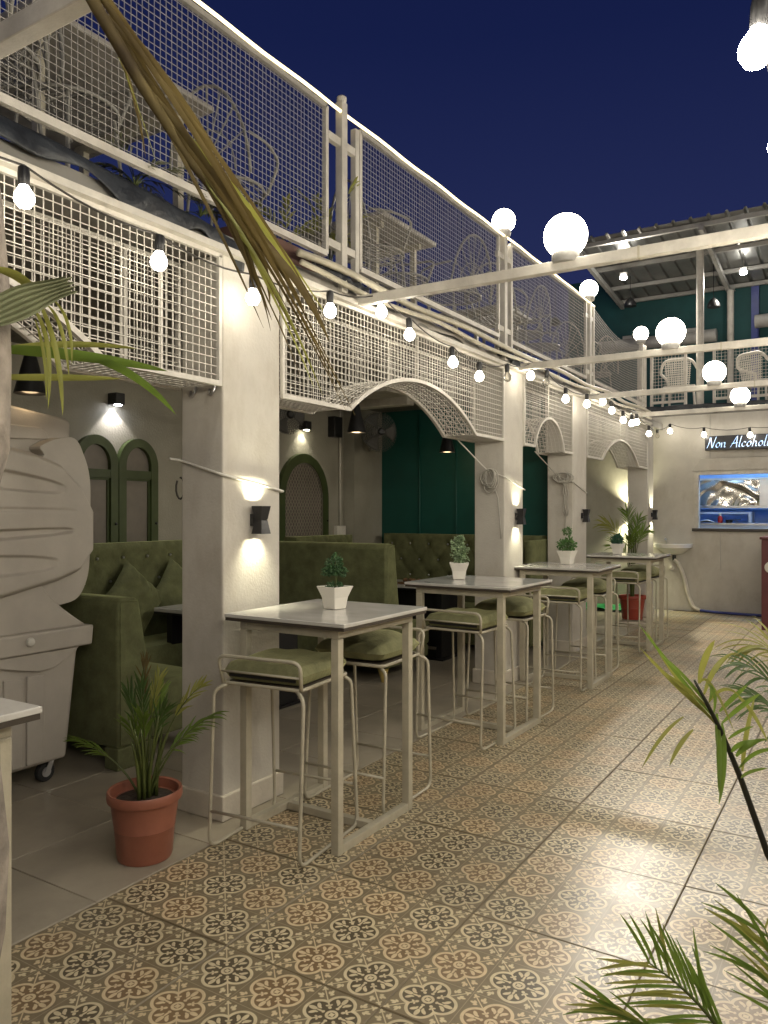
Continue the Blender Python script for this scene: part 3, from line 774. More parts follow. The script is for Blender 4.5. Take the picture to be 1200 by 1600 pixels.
# ------------------------------------------------------------------ sofas
def tuft_back(root, face, a0, a1, z0, z1, axis, depth, cols_, rows=3, name='backrest'):
    # padded back with button dimples; axis 'x': panel faces +X at x=face, spans y a0..a1; axis 'y': faces -Y at y=face, spans x a0..a1
    W = a1-a0; Hh = z1-z0; B = []
    for r_ in range(rows):
        n = cols_ if r_ % 2 == 0 else cols_-1
        for c in range(n):
            u = (c+.5)/cols_ if r_ % 2 == 0 else (c+1)/cols_
            B.append((u*W, Hh*(.86 - r_*.22)))
    def dep(s, z):
        d = 0
        for (bu, bz) in B:
            q = ((s-bu)**2 + (z-bz)**2)
            d += .022*math.exp(-q/.0016)
        du = W/cols_; dz = Hh*.22
        if z > Hh*.40:
            k1 = (s/du + (z-Hh*.86)/(dz)*.5 - .5); k2 = (s/du - (z-Hh*.86)/(dz)*.5 - .5)
            for k in (k1, k2): d += .010*math.exp(-((k-round(k))/.10)**2)
        e = min(s, W-s, Hh-z)
        d += .03*math.exp(-(e/.03)) if e < .12 else 0
        return d
    def P(s, z, d):
        return (face - d, a0+s, z0+z) if axis == 'x' else (a0+s, face + d, z0+z)
    nu = int(W/.022); nv = int(Hh/.022)
    mb = MB().grid(lambda u, v: P(u*W, v*Hh, dep(u*W, v*Hh)), nu, nv)
    bd = depth
    if axis == 'x': mb.box(face-bd, face-.035, a0, a1, z0, z1-.004)
    else: mb.box(a0, a1, face+.035, face+bd, z0, z1-.004)
    o = mb.build(name, M['velvet'], root, smooth='auto')
    bmm = bpy.data.meshes.get('button_mesh')
    for (bu, bz) in B:
        p = P(bu, bz, .018)
        if bmm is None:
            b = MB().ball((0,0,0), .012, 8, 6).build('button', M['steel'], None, smooth=True); bmm = b.data; bmm.name = 'button_mesh'; COL.objects.unlink(b)
        b = bpy.data.objects.new('button', bmm); COL.objects.link(b); b.parent = o; b.location = Vector(p) - ORIG[root.name]
def soft_box(root, name, x0, x1, y0, y1, z0, z1, b=.035, m='velvet'):
    return MB().box(x0,x1,y0,y1,z0,z1).build(name, M[m], root, bevel=b, seg=4, smooth=True)
def feet(root, pts):
    for (x, y) in pts:
        MB().lathe([(.018,0),(.022,.02),(.045,.10),(.05,.12)], 8, (x, y, 0)).build('foot', M['foot'], root, smooth='auto')
# wall sofa of the first booth
t = thing('wall_sofa', 'olive tufted sofa along the wall beneath the green window leaves', 'sofa', (-5.0, 4.2, 0))
tuft_back(t, -5.12, 3.35, 5.35, .40, 1.25, 'x', .22, 8)
soft_box(t, 'seat', -5.12, -4.62, 3.35, 5.35, .26, .47); soft_box(t, 'base', -5.30, -4.66, 3.37, 5.33, .06, .26, .02)
feet(t, ((-4.72,3.5),(-4.72,5.2)))
t = thing('wall_sofa', 'olive tufted sofa along the wall below the lattice window', 'sofa', (-5.0, 6.8, 0))
tuft_back(t, -5.12, 6.5, 7.55, .40, 1.235, 'x', .22, 5)
soft_box(t, 'seat', -5.12, -4.62, 6.5, 7.55, .26, .47); soft_box(t, 'base', -5.30, -4.66, 6.52, 7.53, .06, .26, .02)
# tall sofas standing crosswise
def cross_sofa(lab, x0, x1, y0, z1, dep=.72, zc=.13, lean=.10, blocks=False):
    t = thing('booth_sofa', lab, 'sofa', ((x0+x1)/2, y0+dep/2, 0), group='olive velvet booth sofas')
    prof = [(y0, zc), (y0+.26, zc), (y0+.22+lean*.4, .45), (y0+.16, z1-.03), (y0+.13, z1), (y0+.03, z1), (y0, z1-.03)]
    MB().prism(prof, 'x', x0, x1).build('backrest', M['velvet'], t, bevel=.02, seg=3, smooth='auto')
    soft_box(t, 'seat', x0, x1, y0+.255, y0+dep, .24, .47); soft_box(t, 'base', x0+.01, x1-.01, y0+.262, y0+dep-.01, zc, .238, .015)
    if blocks:
        for (xa, xb) in ((x0, x0+.12), (x1-.12, x1)):
            MB().prism([(y0+.002,.001),(y0+.27,.001),(y0+.262,zc-.001),(y0+.002,zc-.001)], 'x', xa, xb-.001).build('leg', M['velvet'], t, bevel=.008)
        feet(t, ((x1-.07, y0+dep-.07), (x0+.07, y0+dep-.07)))
    else: feet(t, ((x1-.07, y0+.07), (x1-.07, y0+dep-.07), (x0+.07, y0+.07)))
    MB().tube([(x1+.001, y0+.02, zc+.02),(x1+.001, y0+.02, z1-.02),(x1+.001,y0+.14,z1-.02)], .005, 5).build('piping', M['velvet'], t, smooth=True)
    return t
cross_sofa('olive velvet booth sofa with its back to the camera, behind the potted palm', -4.55, -3.66, 2.97, 1.0, blocks=True)
cross_sofa('tall olive velvet booth sofa back seen right of the near column', -4.95, -3.55, 5.72, 1.22, .80)
t = thing('booth_sofa', 'olive tufted sofa against the teal wall, facing the camera', 'sofa', (-4.2, 7.9, 0), group='olive velvet booth sofas')
tuft_back(t, 8.06, -5.05, -3.02, .40, 1.24, 'y', .20, 8)
soft_box(t, 'seat', -5.05, -3.02, 7.56, 8.06, .26, .47); soft_box(t, 'base', -5.03, -3.04, 7.6, 8.24, .06, .26, .02)
feet(t, ((-3.1,7.66),(-4.9,7.66)))
soft_box(t, 'armrest', -3.02, -2.955, 7.60, 8.25, .13, 1.20, .02)
# throw pillows
def pillow(c, lab, size, tilt, lean):
    def fn(u, v, s):
        a, b = u*2-1, v*2-1
        th = (1-abs(a)**2.6)*(1-abs(b)**2.6); th = th**.5 if th > 0 else 0
        k = 1 - .10*(1-abs(a))*abs(b)**3 - .10*(1-abs(b))*abs(a)**3
        wr = .008*math.sin(9*b + 5*a*b + 3*math.sin(4*a))*th + .005*math.sin(19*b+7*a)*th
        return Vector((s*(.075*th + wr*(s > 0)), a*size/2*k, b*size/2*k))
    Rm = Matrix.Rotation(lean, 3, 'Y') @ Matrix.Rotation(tilt, 3, 'X')
    mb = MB()
    mb.grid(lambda u, v: Rm @ fn(u, v, 1) + Vector(c), 28, 28); mb.grid(lambda u, v: Rm @ fn(u, v, -1) + Vector(c), 28, 28)
    o = mb.build('throw_pillow', M['velvet'], None, smooth=True, origin=c); tag(o, lab, 'pillow', 'pillows on the wall sofa')
pillow((-4.98, 4.20, .80), 'olive throw pillow standing on its corner, left one on the wall sofa', .46, R(44), R(-16))
pillow((-4.98, 4.68, .80), 'olive throw pillow standing on its corner, next to the near column', .46, R(47), R(-16))
# booth tables
def booth_table(lab, x0, x1, y0, y1):
    t = thing('booth_table', lab, 'table', ((x0+x1)/2, (y0+y1)/2, 0), group='dark booth tables')
    MB().box(x0,x1,y0,y1,.72,.75).build('tabletop', M['marble'], t, bevel=.004)
    MB().box(x0,x1,y0,y1,.705,.719).build('underboard', M['blackmat'], t)
    for x in (x0+.06, x1-.12): MB().box(x, x+.06, y0+.08, y1-.08, .02, .704).build('panel_leg', M['blackmat'], t)
    MB().box(x0+.13, x1-.13, (y0+y1)/2-.02, (y0+y1)/2+.02, .10, .69).build('modesty_panel', M['blackmat'], t)
    MB().box(x0+.03, x1-.03, y0+.05, y1-.05, .001, .0195).build('foot_plate', M['blackmat'], t)
booth_table('black panel legged booth table half hidden by the near column', -4.75, -3.75, 4.2, 4.9)
booth_table('black panel legged booth table before the teal wall', -4.60, -3.58, 6.85, 7.40)
t = thing('tray', 'small brown tray of crumpled napkins on the far booth table', 'tray', (-4.05,7.05,.752))
MB().prism([(-4.17,6.95),(-3.93,6.95),(-3.93,7.13),(-4.17,7.13)],'z',.7525,.765).build('base', M['wood'], t)
for k in range(4): MB().ball((-4.12+.055*k, 7.03+.02*math.sin(k*2), .785), .028, 8, 6, 1, 1.2, .8).build('napkin', M['wood'], t)

# ------------------------------------------------------------------ bar tables
def bar_table_parts(t):
    tx, ty = .345, .368
    MB().box(-tx, tx, -ty, ty, 1.003, 1.02).build('tabletop', M['marble'], t, bevel=.003)
    MB().box(-tx+.004, tx-.004, -ty+.004, ty-.004, .988, 1.0025).build('underboard', M['edge'], t)
    fx, fy = .285, .325; s = .04
    for sx in (-1, 1):
        for sy in (-1, 1):
            x = sx*(fx-s/2); y = sy*(fy-s/2)
            MB().box(x-s/2, x+s/2, y-s/2, y+s/2, .041 if False else 0, .9455).build('leg', M['frame'], t, bevel=.003)
    for sx in (-1, 1):
        x = sx*(fx-s/2)
        MB().box(x-s/2+.001, x+s/2-.001, -fy+s, fy-s, .0, .038).build('floor_rail', M['frame'], t, bevel=.003)
        MB().box(x-s/2, x+s/2, -fy, fy, .946, .9875).build('apron', M['frame'], t, bevel=.003)
    for sy in (-1, 1):
        y = sy*(fy-s/2)
        MB().box(-fx+s, fx-s, y-s/2, y+s/2, .947, .987).build('apron', M['frame'], t, bevel=.003)
    MB().box(-fx+s, fx-s, -.02, .02, .001, .037).build('cross_rail', M['frame'], t, bevel=.003)
T0 = local('bar_table', 'tall marble bar table nearest the camera, with a mushroom topiary', 'table', 'tall bar tables')
bar_table_parts(T0)
TB = [(-2.235, 3.075, 0, None), (-2.30, 4.95, R(-1), 'second tall marble bar table, with a pale green topiary'),
      (-2.30, 6.80, R(1), 'third tall marble bar table, with a double ball topiary'),
      (-2.30, 8.90, 0, 'farthest tall marble bar table, with a dark ball topiary'),
      (-2.075, .81, 0, 'bar table cut off at the left edge before the beige cart')]
for k, (x, y, rz, lab) in enumerate(TB):
    o = T0 if k == 0 else copy_tree(T0)
    o.location = (x, y, 0); o.rotation_euler = (0, 0, rz)
    if 1 <= k <= 3: o.scale = (1.14, 1, 1)
    if lab: o['label'] = lab

# ------------------------------------------------------------------ bar stools (local: backrest at -Y)
def fillet(pts, r, n=4, closed=False):
    P = [Vector(p) for p in pts]; out_ = []; k = len(P)
    for i in range(k):
        if not closed and i in (0, k-1): out_.append(P[i]); continue
        a, b, c = P[(i-1) % k], P[i], P[(i+1) % k]
        d1 = (a-b); d2 = (c-b); q = min(r, d1.length*.45, d2.length*.45)
        s, e = b + d1.normalized()*q, b + d2.normalized()*q
        for j in range(n+1):
            f = j/n; out_.append(s.lerp(b, f).lerp(b.lerp(e, f), f))
    return out_
def cushion(mb, hx, hy, z0, z1, puff, ex=5):
    def fn(u, v, top):
        a, b = u*2-1, v*2-1
        th = ((1-abs(a)**ex)*(1-abs(b)**ex)); th = max(th, 0)**.3
        zm = (z0+z1)/2
        k = 1
        z = zm + (z1-zm+puff*(1-a*a)*(1-b*b)*.8 + .004*math.sin(7*a+3*b))*th if top else zm - (zm-z0)*th
        return (a*hx*k, b*hy*k, z)
    mb.grid(lambda u, v: fn(u, v, True), 22, 22); mb.grid(lambda u, v: fn(u, v, False), 22, 22)
    return mb
def stool_parts(t, thick=.098, puff=.012):
    r = .0085; hx, hy = .205, .205; zs = .735
    cushion(MB(), hx-.002, hy-.002, zs+.010, zs+thick, puff, 12 if thick < .101 else 5).build('cushion', M['stool_velvet'], t, smooth=True)
    MB().box(-hx+.03, hx-.03, -hy+.0015, -hy+.006, zs+.03, zs+.042).build('zip', M['zip'], t)
    MB().box(-hx+.02, hx-.02, -hy+.02, hy-.02, zs-.008, zs+.008).build('seat_board', M['edge'], t)
    MB().tube(fillet([(-hx,-hy,zs),(hx,-hy,zs),(hx,hy,zs),(-hx,hy,zs)], .03, closed=True), r, 8, True).build('seat_frame', M['frame'], t, smooth=True)
    zb = zs+.125
    MB().tube(fillet([(-hx,-hy,zs),(-hx-.012,-hy-.028,zb),(hx+.012,-hy-.028,zb),(hx,-hy,zs)], .045, 5), r, 8).build('backrest', M['frame'], t, smooth=True)
    MB().tube([(-hx-.006,-hy-.013,zs+.055),(hx+.006,-hy-.013,zs+.055)], .006, 6).build('back_rail', M['frame'], t, smooth=True)
    fx = .235
    for s in (-1, 1):
        MB().tube(fillet([(s*(hx-.03),-hy+.01,zs-.004),(s*fx,-hy-.03,zs-.03),(s*fx,-.27,.0085),(s*fx,.25,.0085),(s*(fx-.01),hy+.0,zs-.03),(s*(hx-.03),hy-.02,zs-.004)], .06, 5), r, 8).build('sled_leg', M['frame'], t, smooth=True)
    for (y, z) in ((-.262, .17), (.243, .20)):
        MB().tube([(-fx,y,z),(fx,y,z)], .0075, 8).build('footrest', M['frame'], t, smooth=True)
    MB().tube([(-fx,.25,.015),(-fx+.03,.262,.0075)], .006, 6).build('stop', M['frame'], t, smooth=True)
S0 = local('bar_stool', 'nearest bar stool, thin zipped olive cushion, left of the nearest table', 'stool', 'bar stools with olive cushions'); stool_parts(S0)
S1 = local('bar_stool', 'bar stool with plump olive cushion, far side of the nearest table', 'stool', 'bar stools with olive cushions'); stool_parts(S1, .102, .055)
ST = [(S0, -2.275, 2.80, R(6), None), (S1, -2.245, 3.44, R(182), None),
      (S0, -2.27, 4.69, R(-2), 'bar stool with flat olive cushion, near side of the second table'), (S1, -2.25, 5.37, R(179), 'bar stool with plump olive cushion, far side of the second table'),
      (S0, -2.26, 6.55, R(3), 'bar stool with flat olive cushion, near side of the third table'), (S1, -2.26, 7.26, R(183), 'bar stool with plump olive cushion, far side of the third table'),
      (S0, -2.27, 8.66, R(-3), 'bar stool with flat olive cushion, near side of the farthest table'), (S1, -2.26, 9.36, R(178), 'bar stool with plump olive cushion, far side of the farthest table')]
for k, (src, x, y, rz, lab) in enumerate(ST):
    o = src if k < 2 else copy_tree(src)
    o.location = (x, y, 0); o.rotation_euler = (0, 0, rz)
    if lab: o['label'] = lab

# ------------------------------------------------------------------ topiaries on the tables
def leafball(mb, c, r, n, ls, rnd, sz=1.0, shell=.55, up=0):
    for _ in range(n):
        d = Vector((rnd.gauss(0,1), rnd.gauss(0,1), rnd.gauss(0,1))).normalized()
        q = r*(shell + (1-shell)*rnd.random())*(1+.12*math.sin(5*d.x+3*d.y)+.1*math.sin(7*d.z))
        p = Vector(c) + Vector((d.x*q, d.y*q, d.z*q*sz))
        t1 = (d + Vector((rnd.gauss(0,.6), rnd.gauss(0,.6), rnd.gauss(0,.6)+up))).normalized(); s = t1.orthogonal().normalized()
        s = (Matrix.Rotation(rnd.uniform(0,6.28), 3, t1) @ s) * ls*.33; t1 = t1*ls*rnd.uniform(.7,1.3)
        nn = t1.cross(s).normalized()*ls*.15
        mb.add([p, p+t1*.5+s+nn, p+t1, p+t1*.5-s+nn], [(0,1,2),(0,2,3)])
def topiary(x, y, lab, kind, seed):
    rnd = random.Random(seed); z = 1.0215
    t = thing('topiary', lab, 'plant', (x, y, z), group='small topiaries in white pots on the bar tables')
    t.rotation_euler = (0,0,rnd.uniform(-.3,.5)); ORIG[t.name] = Vector(); q_ = (1.14,1.2,1.28,1.2)[kind]; t.scale = (q_,q_,q_)
    def sq(w, zz): return [(-w,-w,zz),(w,-w,zz),(w,w,zz),(-w,w,zz)]
    ring = [(.034,0),(.041,.05),(.052,.082),(.058,.098)]
    vs = []; fs = []
    for (w_, zz) in ring: vs += sq(w_, zz)
    vs += sq(.052,.098) + sq(.046,.085)
    k = len(ring)+2
    for i in range(k-1):
        for j in range(4): fs.append((i*4+j, i*4+(j+1)%4, (i+1)*4+(j+1)%4, (i+1)*4+j))
    fs += [(3,2,1,0), tuple((k-1)*4+j for j in range(4))]
    MB().add(vs, fs).build('pot', M['ceramic'], t, bevel=.003)
    MB().tube([(0,0,.08),(.004,.003,.14),(-.002,0,.19)], .005, 6).build('stem', M['stemg'], t)
    mb = MB(); m = M['topi_a']
    if kind == 0:
        leafball(mb, (0,0,.195), .036, 320, .013, rnd, 1.1); leafball(mb, (.028,.012,.162), .026, 170, .012, rnd, .7); leafball(mb, (-.028,-.01,.162), .026, 170, .012, rnd, .7); leafball(mb, (0,0,.168), .036, 200, .012, rnd, .6); leafball(mb, (0,0,.10), .036, 220, .012, rnd, .35)
    elif kind == 1:
        m = M['topi_b']
        for (dz, r) in ((.125,.052),(.17,.048),(.205,.036),(.235,.02)): leafball(mb, (rnd.uniform(-.012,.012),0,dz), r, 230, .019, rnd, .9, .3)
    elif kind == 2:
        m = M['topi_c']; leafball(mb, (0,0,.135), .066, 600, .018, rnd, .75, .5); leafball(mb, (.004,0,.235), .031, 220, .013, rnd, .9)
    else:
        m = M['topi_d']; leafball(mb, (0,0,.135), .056, 620, .019, rnd, .95, .4, .3)
    stuff(mb.build('foliage', m, t, fix=False))
topiary(-2.24, 3.13, 'dark green mushroom shaped topiary in a white pot on the nearest table', 0, 1)
topiary(-2.47, 4.97, 'pale spire shaped topiary in a white pot on the second table', 1, 2)
topiary(-2.34, 6.93, 'double ball topiary in a white pot on the third table', 2, 3)
topiary(-2.42, 8.92, 'dark spiky ball topiary in a white pot on the farthest table', 3, 4)

# ------------------------------------------------------------------ plants
def leaf_strip(mb, p, d, nrm, length, width, droop, n=6, twist=0):
    p = Vector(p); d = Vector(d).normalized(); nrm = Vector(nrm)
    s0 = d.cross(nrm).normalized(); pts = []; q = p.copy(); dd = d.copy()
    for i in range(n+1):
        f = i/n; w_ = width*.5*(math.sin(math.pi*min(1, .10+f*.9))**.7) if f < 1 else 0.0004
        s = (Matrix.Rotation(twist*f, 3, dd) @ s0)
        up = s.cross(dd).normalized()
        pts += [q - s*w_ + up*w_*.35, q.copy(), q + s*w_ + up*w_*.35]
        dd = (dd + Vector((0,0,-droop/n))).normalized(); q = q + dd*(length/n)
    fs = []
    for i in range(n):
        a = i*3; fs += [(a,a+1,a+4,a+3),(a+1,a+2,a+5,a+4)]
    mb.add(pts, fs)
def bez(p0, p1, p2, n):
    P0, P1, P2 = Vector(p0), Vector(p1), Vector(p2)
    return [P0.lerp(P1, i/n).lerp(P1.lerp(P2, i/n), i/n) for i in range(n+1)]
def frond(root, path, r0, leaves, ll, lw, mstem, mleaf, rnd, start=.35, split=True, spread=.9, droop=.6, nrm=(0,0,1), fwd=.75):
    P = path; k = len(P)
    st = MB().tube(P, [r0*(1-.8*i/(k-1)) for i in range(k)], 6).build('frond', mstem, root, smooth=True)
    allmb = MB()
    for i in range(leaves):
        f = start + (1-start)*i/(leaves-1) if leaves > 1 else 1
        x = f*(k-1); a = min(int(x), k-2); p = P[a].lerp(P[a+1], x-a); T = (P[a+1]-P[a]).normalized()
        side = T.cross(Vector(nrm)).normalized()
        for s in (-1, 1):
            d = T*(fwd + .3*f) + side*s*spread*(1-.55*f) + Vector((rnd.gauss(0,.08), rnd.gauss(0,.08), rnd.gauss(0,.10)+.1))
            L = ll*(.55+.45*math.sin(math.pi*(.18+.72*(f-start)/(1-start+1e-6))))*rnd.uniform(.85,1.12)
            mb = MB() if split else allmb
            leaf_strip(mb, p, d, nrm, L, lw*rnd.uniform(.8,1.15), droop*rnd.uniform(.5,1.5), 7, rnd.uniform(-.5,.5))
            if split: mb.build('leaflet', mleaf, st, smooth=True, fix=False)
    if not split: allmb.build('leaflets', mleaf, st, smooth=True, fix=False)
    return st
def pot(root, c, r, h, m, soil=True):
    x, y = c
    MB().lathe([(r*.70,0),(r*.73,.01),(r*.80,h*.45),(r*.81,h*.46),(r*.805,h*.47),(r*.90,h*.84),(r*.985,h*.86),(r,h*.90),(r*.995,h*.97),(r*.97,h),(r*.90,h*.985),(r*.86,h*.86)], 40, (x,y,.001)).build('pot', m, root, smooth='auto')
    MB().lathe([(r*.86,h*.855),(r*.5,h*.875),(.001,h*.87)], 24, (x,y,.001)).build('soil', M['soil'], root)
# potted palm by the near column
rnd = random.Random(21)
t = thing('potted_palm', 'small areca palm in a terracotta pot on the plain floor by the near column', 'potted plant', (-2.675, 2.315, 0))
pot(t, (-2.675, 2.315), .160, .295, M['terracotta'])
pc = Vector((-2.675, 2.315, .26)); Rv = Vector((.848,.529,0)); Fv = Vector((-.529,.848,0))
for k in range(13):
    a = rnd.uniform(0, 6.28); b = pc + Vector((math.cos(a), math.sin(a), 0))*rnd.uniform(.01,.05)
    e = b + Vector((math.cos(a)*rnd.uniform(.02,.09), math.sin(a)*rnd.uniform(.02,.09), rnd.uniform(.22,.40)))
    MB().tube(bez(b, b+Vector((0,0,.15)), e, 5), [.009,.008,.007,.006,.005,.004], 6).build('stem', M['stemg'], t, smooth=True)
fr = [(( -.36,.02,.27), .20, 'leaf', .6), ((.36,.05,.40), .17, 'leaf', .8), ((.30,.0,.56), .16, 'leafy', .4), ((-.02,.05,.66), .16, 'dry', .3), ((.06,.03,.58), .17, 'leafy', .4),
      ((-.10,.04,.50), .22, 'leaf2', .4), ((.12,-.05,.45), .22, 'leaf2', .5), ((.02,-.08,.42), .22, 'leaf', .4), ((-.05,-.05,.36), .22, 'leaf', .4), ((.05,.1,.5), .2, 'leaf', .4), ((.22,.1,.30), .18,'leaf',.9), ((-.02,0,.55), .2, 'leaf2', .35)]
for (e, ll, mm, dr) in fr:
    e = (e[0]*.82, e[1], e[2]*.86); tip = pc + Rv*e[0] + Fv*e[1] + Vector((0,0,e[2]))
    frond(t, bez(pc + Rv*e[0]*.08, pc + Rv*e[0]*.35 + Vector((0,0,e[2]*.75)), tip, 10), .006, 8, ll*.55, .009, M['stemg'], M[mm], rnd, .6, False, .55, dr, nrm=(-.529+.2,.848,.3))
# potted palm at the back corner
rnd = random.Random(5)
t = thing('potted_palm', 'tall palm in a red pot behind the farthest bar table', 'potted plant', (-2.80, 11.08, 0))
pot(t, (-2.80, 11.08), .19, .33, M['red_pot'])
pc = Vector((-2.80,11.08,.28))
for k in range(7):
    e = (rnd.uniform(-.06,.05), rnd.uniform(-.05,.05), rnd.uniform(.6,.9))
    MB().tube([pc + Vector((e[0]*.3,e[1]*.3,0)), pc + Vector(e)], [.012,.007], 6).build('stem', M['stemg'], t)
for (e, ll) in (((-.40,0,1.06),.24), ((-.08,.0,1.22),.20), ((.10,0,1.12),.18), ((.03,.05,.95),.20), ((-.2,.1,.75),.25), ((.16,-.05,.95),.2), ((-.06,-.1,.85),.22)):
    tip = pc + Rv*e[0] + Fv*e[1] + Vector((0,0,e[2]))
    frond(t, bez(pc, pc + Rv*e[0]*.2 + Vector((0,0,e[2]*.95)), tip, 10), .007, 11, ll, .014, M['stemg'], M['leafy'] if e[0] < -.3 else M['leaf'], rnd, .6, False, .9, .6, nrm=(-.4,.8,.3))
t = thing('plastic_sheet', 'crumpled bright green plastic sheet on the alcove floor', 'sheet', (-3.5, 12.0, 0))
MB().grid(lambda u, v: (-3.95+u*.95, 11.65+v*.6, .012+.05*abs(math.sin(u*9+v*4))*(.5+.5*math.sin(v*11+u*3))**2+.03*v), 30, 20).build('sheet', M['green_pl'], t, smooth=True, solid=.003)

def W(u, v, d):                              # a point of the place, d metres ahead of where the photo was taken
    s = (u-600)/1210*d; c, q = math.cos(YAW), math.sin(YAW)
    return Vector((-q*d + c*s, c*d + q*s, 1.5 - (v-800)/1210*d))
# palms in the right foreground, standing just outside the view
rnd = random.Random(31)
t = thing('areca_palm', 'areca palm frond on a dark arching stem reaching in from the right edge', 'plant', (.12, 2.25, 0))
pot(t, (.12, 2.25), .2, .32, M['terracotta'])
nrmc = Vector((.529,-.848,.25))
def leaf(root, uvd, width, m, n=10, blunt=False):
    P = [W(*q) for q in uvd]
    if len(P) == 3: P = bez(P[0], P[1], P[2], n)
    mb = MB(); k = len(P); vs = []
    for i, p in enumerate(P):
        T = (P[min(i+1,k-1)] - P[max(i-1,0)]).normalized(); vd = (p - Vector((0,0,1.5))).normalized()
        s = T.cross(vd + Vector((.25,.1,.35))).normalized(); f = i/(k-1)
        w_ = width*.5*max(.02, math.sin(math.pi*(.06+.94*f))**.6) if not blunt else width*.5*(1 if f < .93 else .75); up = s.cross(T)*w_*.4
        vs += [p - s*w_ + up, p, p + s*w_ + up]
    fs = []
    for i in range(k-1):
        a = i*3; fs += [(a,a+1,a+4,a+3),(a+1,a+2,a+5,a+4)]
    return mb.add(vs, fs).build('leaflet', m, root, smooth=True, fix=False)
D = 2.0
stem_path = [Vector((.12,2.25,.3)), W(1236,1400,2.0), W(1200,1336,2.0), W(1158,1218,2.0), W(1128,1145,1.98), W(1105,1100,1.96), W(1085,1063,1.95)]
st = MB().tube(stem_path, [.011,.0095,.0085,.0075,.006,.005,.003], 8).build('frond', M['stem'], t, smooth=True)
LF = [((1158,1216),(1165,1205),(1200,1200),.010),((1155,1200),(1180,1165),(1225,1172),.012),((1150,1182),(1165,1160),(1200,1155),.018),((1143,1175),(1150,1160),(1195,1157),.016),
      ((1138,1155),(1155,1140),(1178,1135),.010),((1128,1130),(1160,1100),(1188,1084),.014),((1124,1112),(1145,1090),(1168,1070),.014),((1107,1098),(1130,1062),(1156,1088),.010),
      ((1108,1095),(1118,1070),(1100,1068),.011),((1100,1085),(1115,1030),(1150,1020),.016),((1092,1068),(1096,1030),(1117,1000),.019),((1093,1068),(1105,1040),(1148,1145),.010),
      ((1120,1115),(1125,1180),(1123,1240),.016),((1128,1130),(1136,1190),(1123,1258),.016),((1118,1125),(1120,1160),(1119,1184),.010),((1115,1115),(1122,1075),(1105,1068),.010),
      ((1160,1205),(1160,1160),(1180,1085),.014),((1118,1130),(1060,1075),(1010,985),.012),((1115,1125),(1060,1080),(1000,1012),.014),((1112,1118),(1062,1062),(998,975),.012),
      ((1118,1132),(1075,1080),(1012,1030),.012),((1105,1102),(1075,1060),(1030,1020),.012),((1150,1085),(1175,1105),(1200,1160),.012),((1110,1110),(1070,1070),(1035,1050),.010)]
for (a, b, c, w_) in LF:
    leaf(st, ((*a,1.98),(*b,1.93+rnd.uniform(-.05,.05)),(*c,1.9+rnd.uniform(-.12,.12))), w_*.85, M['leaf'] if rnd.random() < .6 else M['leafy'])
for (a, b, c, w_) in (((1068,1120),(1035,1140),(1003,1200),.009),((1083,1140),(1060,1160),(1046,1197),.011)):
    leaf(st, ((*a,1.95),(*b,1.95),(*c,1.95)), w_, M['leafy'])
t2 = thing('areca_palm', 'low palm fronds fanning in at the bottom right corner', 'plant', (.05, 1.55, 0))
pot(t2, (.05, 1.55), .2, .32, M['terracotta'])
def palm_bush(root, c, n, seed):             # the rest of the plant, on the side away from the view
    rn = random.Random(seed); pc_ = Vector((c[0], c[1], .28))
    for k in range(n):
        a = R(-75 + 150*k/(n-1) + rn.uniform(-10,10)); L = rn.uniform(.25,.42); hgt = rn.uniform(.45,.95)
        b0_ = pc_ + Vector((math.cos(a), math.sin(a), 0))*.04
        frond(root, bez(b0_, b0_ + Vector((math.cos(a)*.05, math.sin(a)*.05, hgt)), b0_ + Vector((math.cos(a)*L, math.sin(a)*L, hgt*.95)), 12), .006, 11, .24, .012, M['stemg'], M['leaf'] if k % 3 else M['leafy'], rn, .45, False, .85, .7)
def stalk(root, c, p, bend=.25):
    a = Vector((c[0]-.03, c[1], .28)); p = Vector(p); m = a.lerp(p, .45) + Vector((0,0,bend))
    MB().tube(bez(a, m, p, 10), [.008-.0003*i for i in range(11)], 6).build('stalk', M['stemg'], root, smooth=True)
palm_bush(t, (.12, 2.25), 7, 41)
def fan_frond(root, path, base, leaves, dirs, ll, lw, dpt):
    P = [W(*q) for q in path]; stalk(root, (.05, 1.55), P[0], .12); st_ = MB().tube(bez(P[0], P[1], P[2], 12), [.005*(1-.06*i) for i in range(13)], 6).build('frond', M['stemg'], root, smooth=True)
    Q = bez(P[0], P[1], P[2], 12); up = Vector((0,0,1)); rt = Vector((math.cos(YAW), math.sin(YAW), 0))
    for i in range(leaves):
        f = .12 + .88*i/(leaves-1); x = f*12; a = min(int(x), 11); p = Q[a].lerp(Q[a+1], x-a)
        for (du, dv) in dirs:
            an = (1-f)*.35
            d = (rt*du*(1+.3*math.sin(i)) + up*dv + Vector((0,0,an*.3)) + Vector((rnd.gauss(0,.06), rnd.gauss(0,.06), rnd.gauss(0,.06))))
            L = ll*(.6+.4*math.sin(math.pi*(.25+.7*f)))
            mb = MB(); leaf_strip(mb, p, d, nrmc, L, lw, rnd.uniform(.1,.5), 7, rnd.uniform(-.4,.4))
            mb.build('leaflet', M['leaf'] if rnd.random() < .65 else M['leafy'], st_, smooth=True, fix=False)
fan_frond(t2, ((1150,1650,1.5),(1100,1560,1.5),(1015,1505,1.5)), None, 15, ((-.30,.95),(-1.0,.12)), .16, .0072, 1.5)
fan_frond(t2, ((1300,1660,1.4),(1240,1580,1.4),(1195,1450,1.4)), None, 17, ((-.72,.72),(.3,.9)), .19, .0075, 1.4)
fan_frond(t2, ((1090,1680,1.45),(1030,1600,1.45),(950,1575,1.45)), None, 13, ((-.95,.18),(-.75,.5)), .13, .0062, 1.45)
palm_bush(t2, (.05, 1.55), 7, 42)
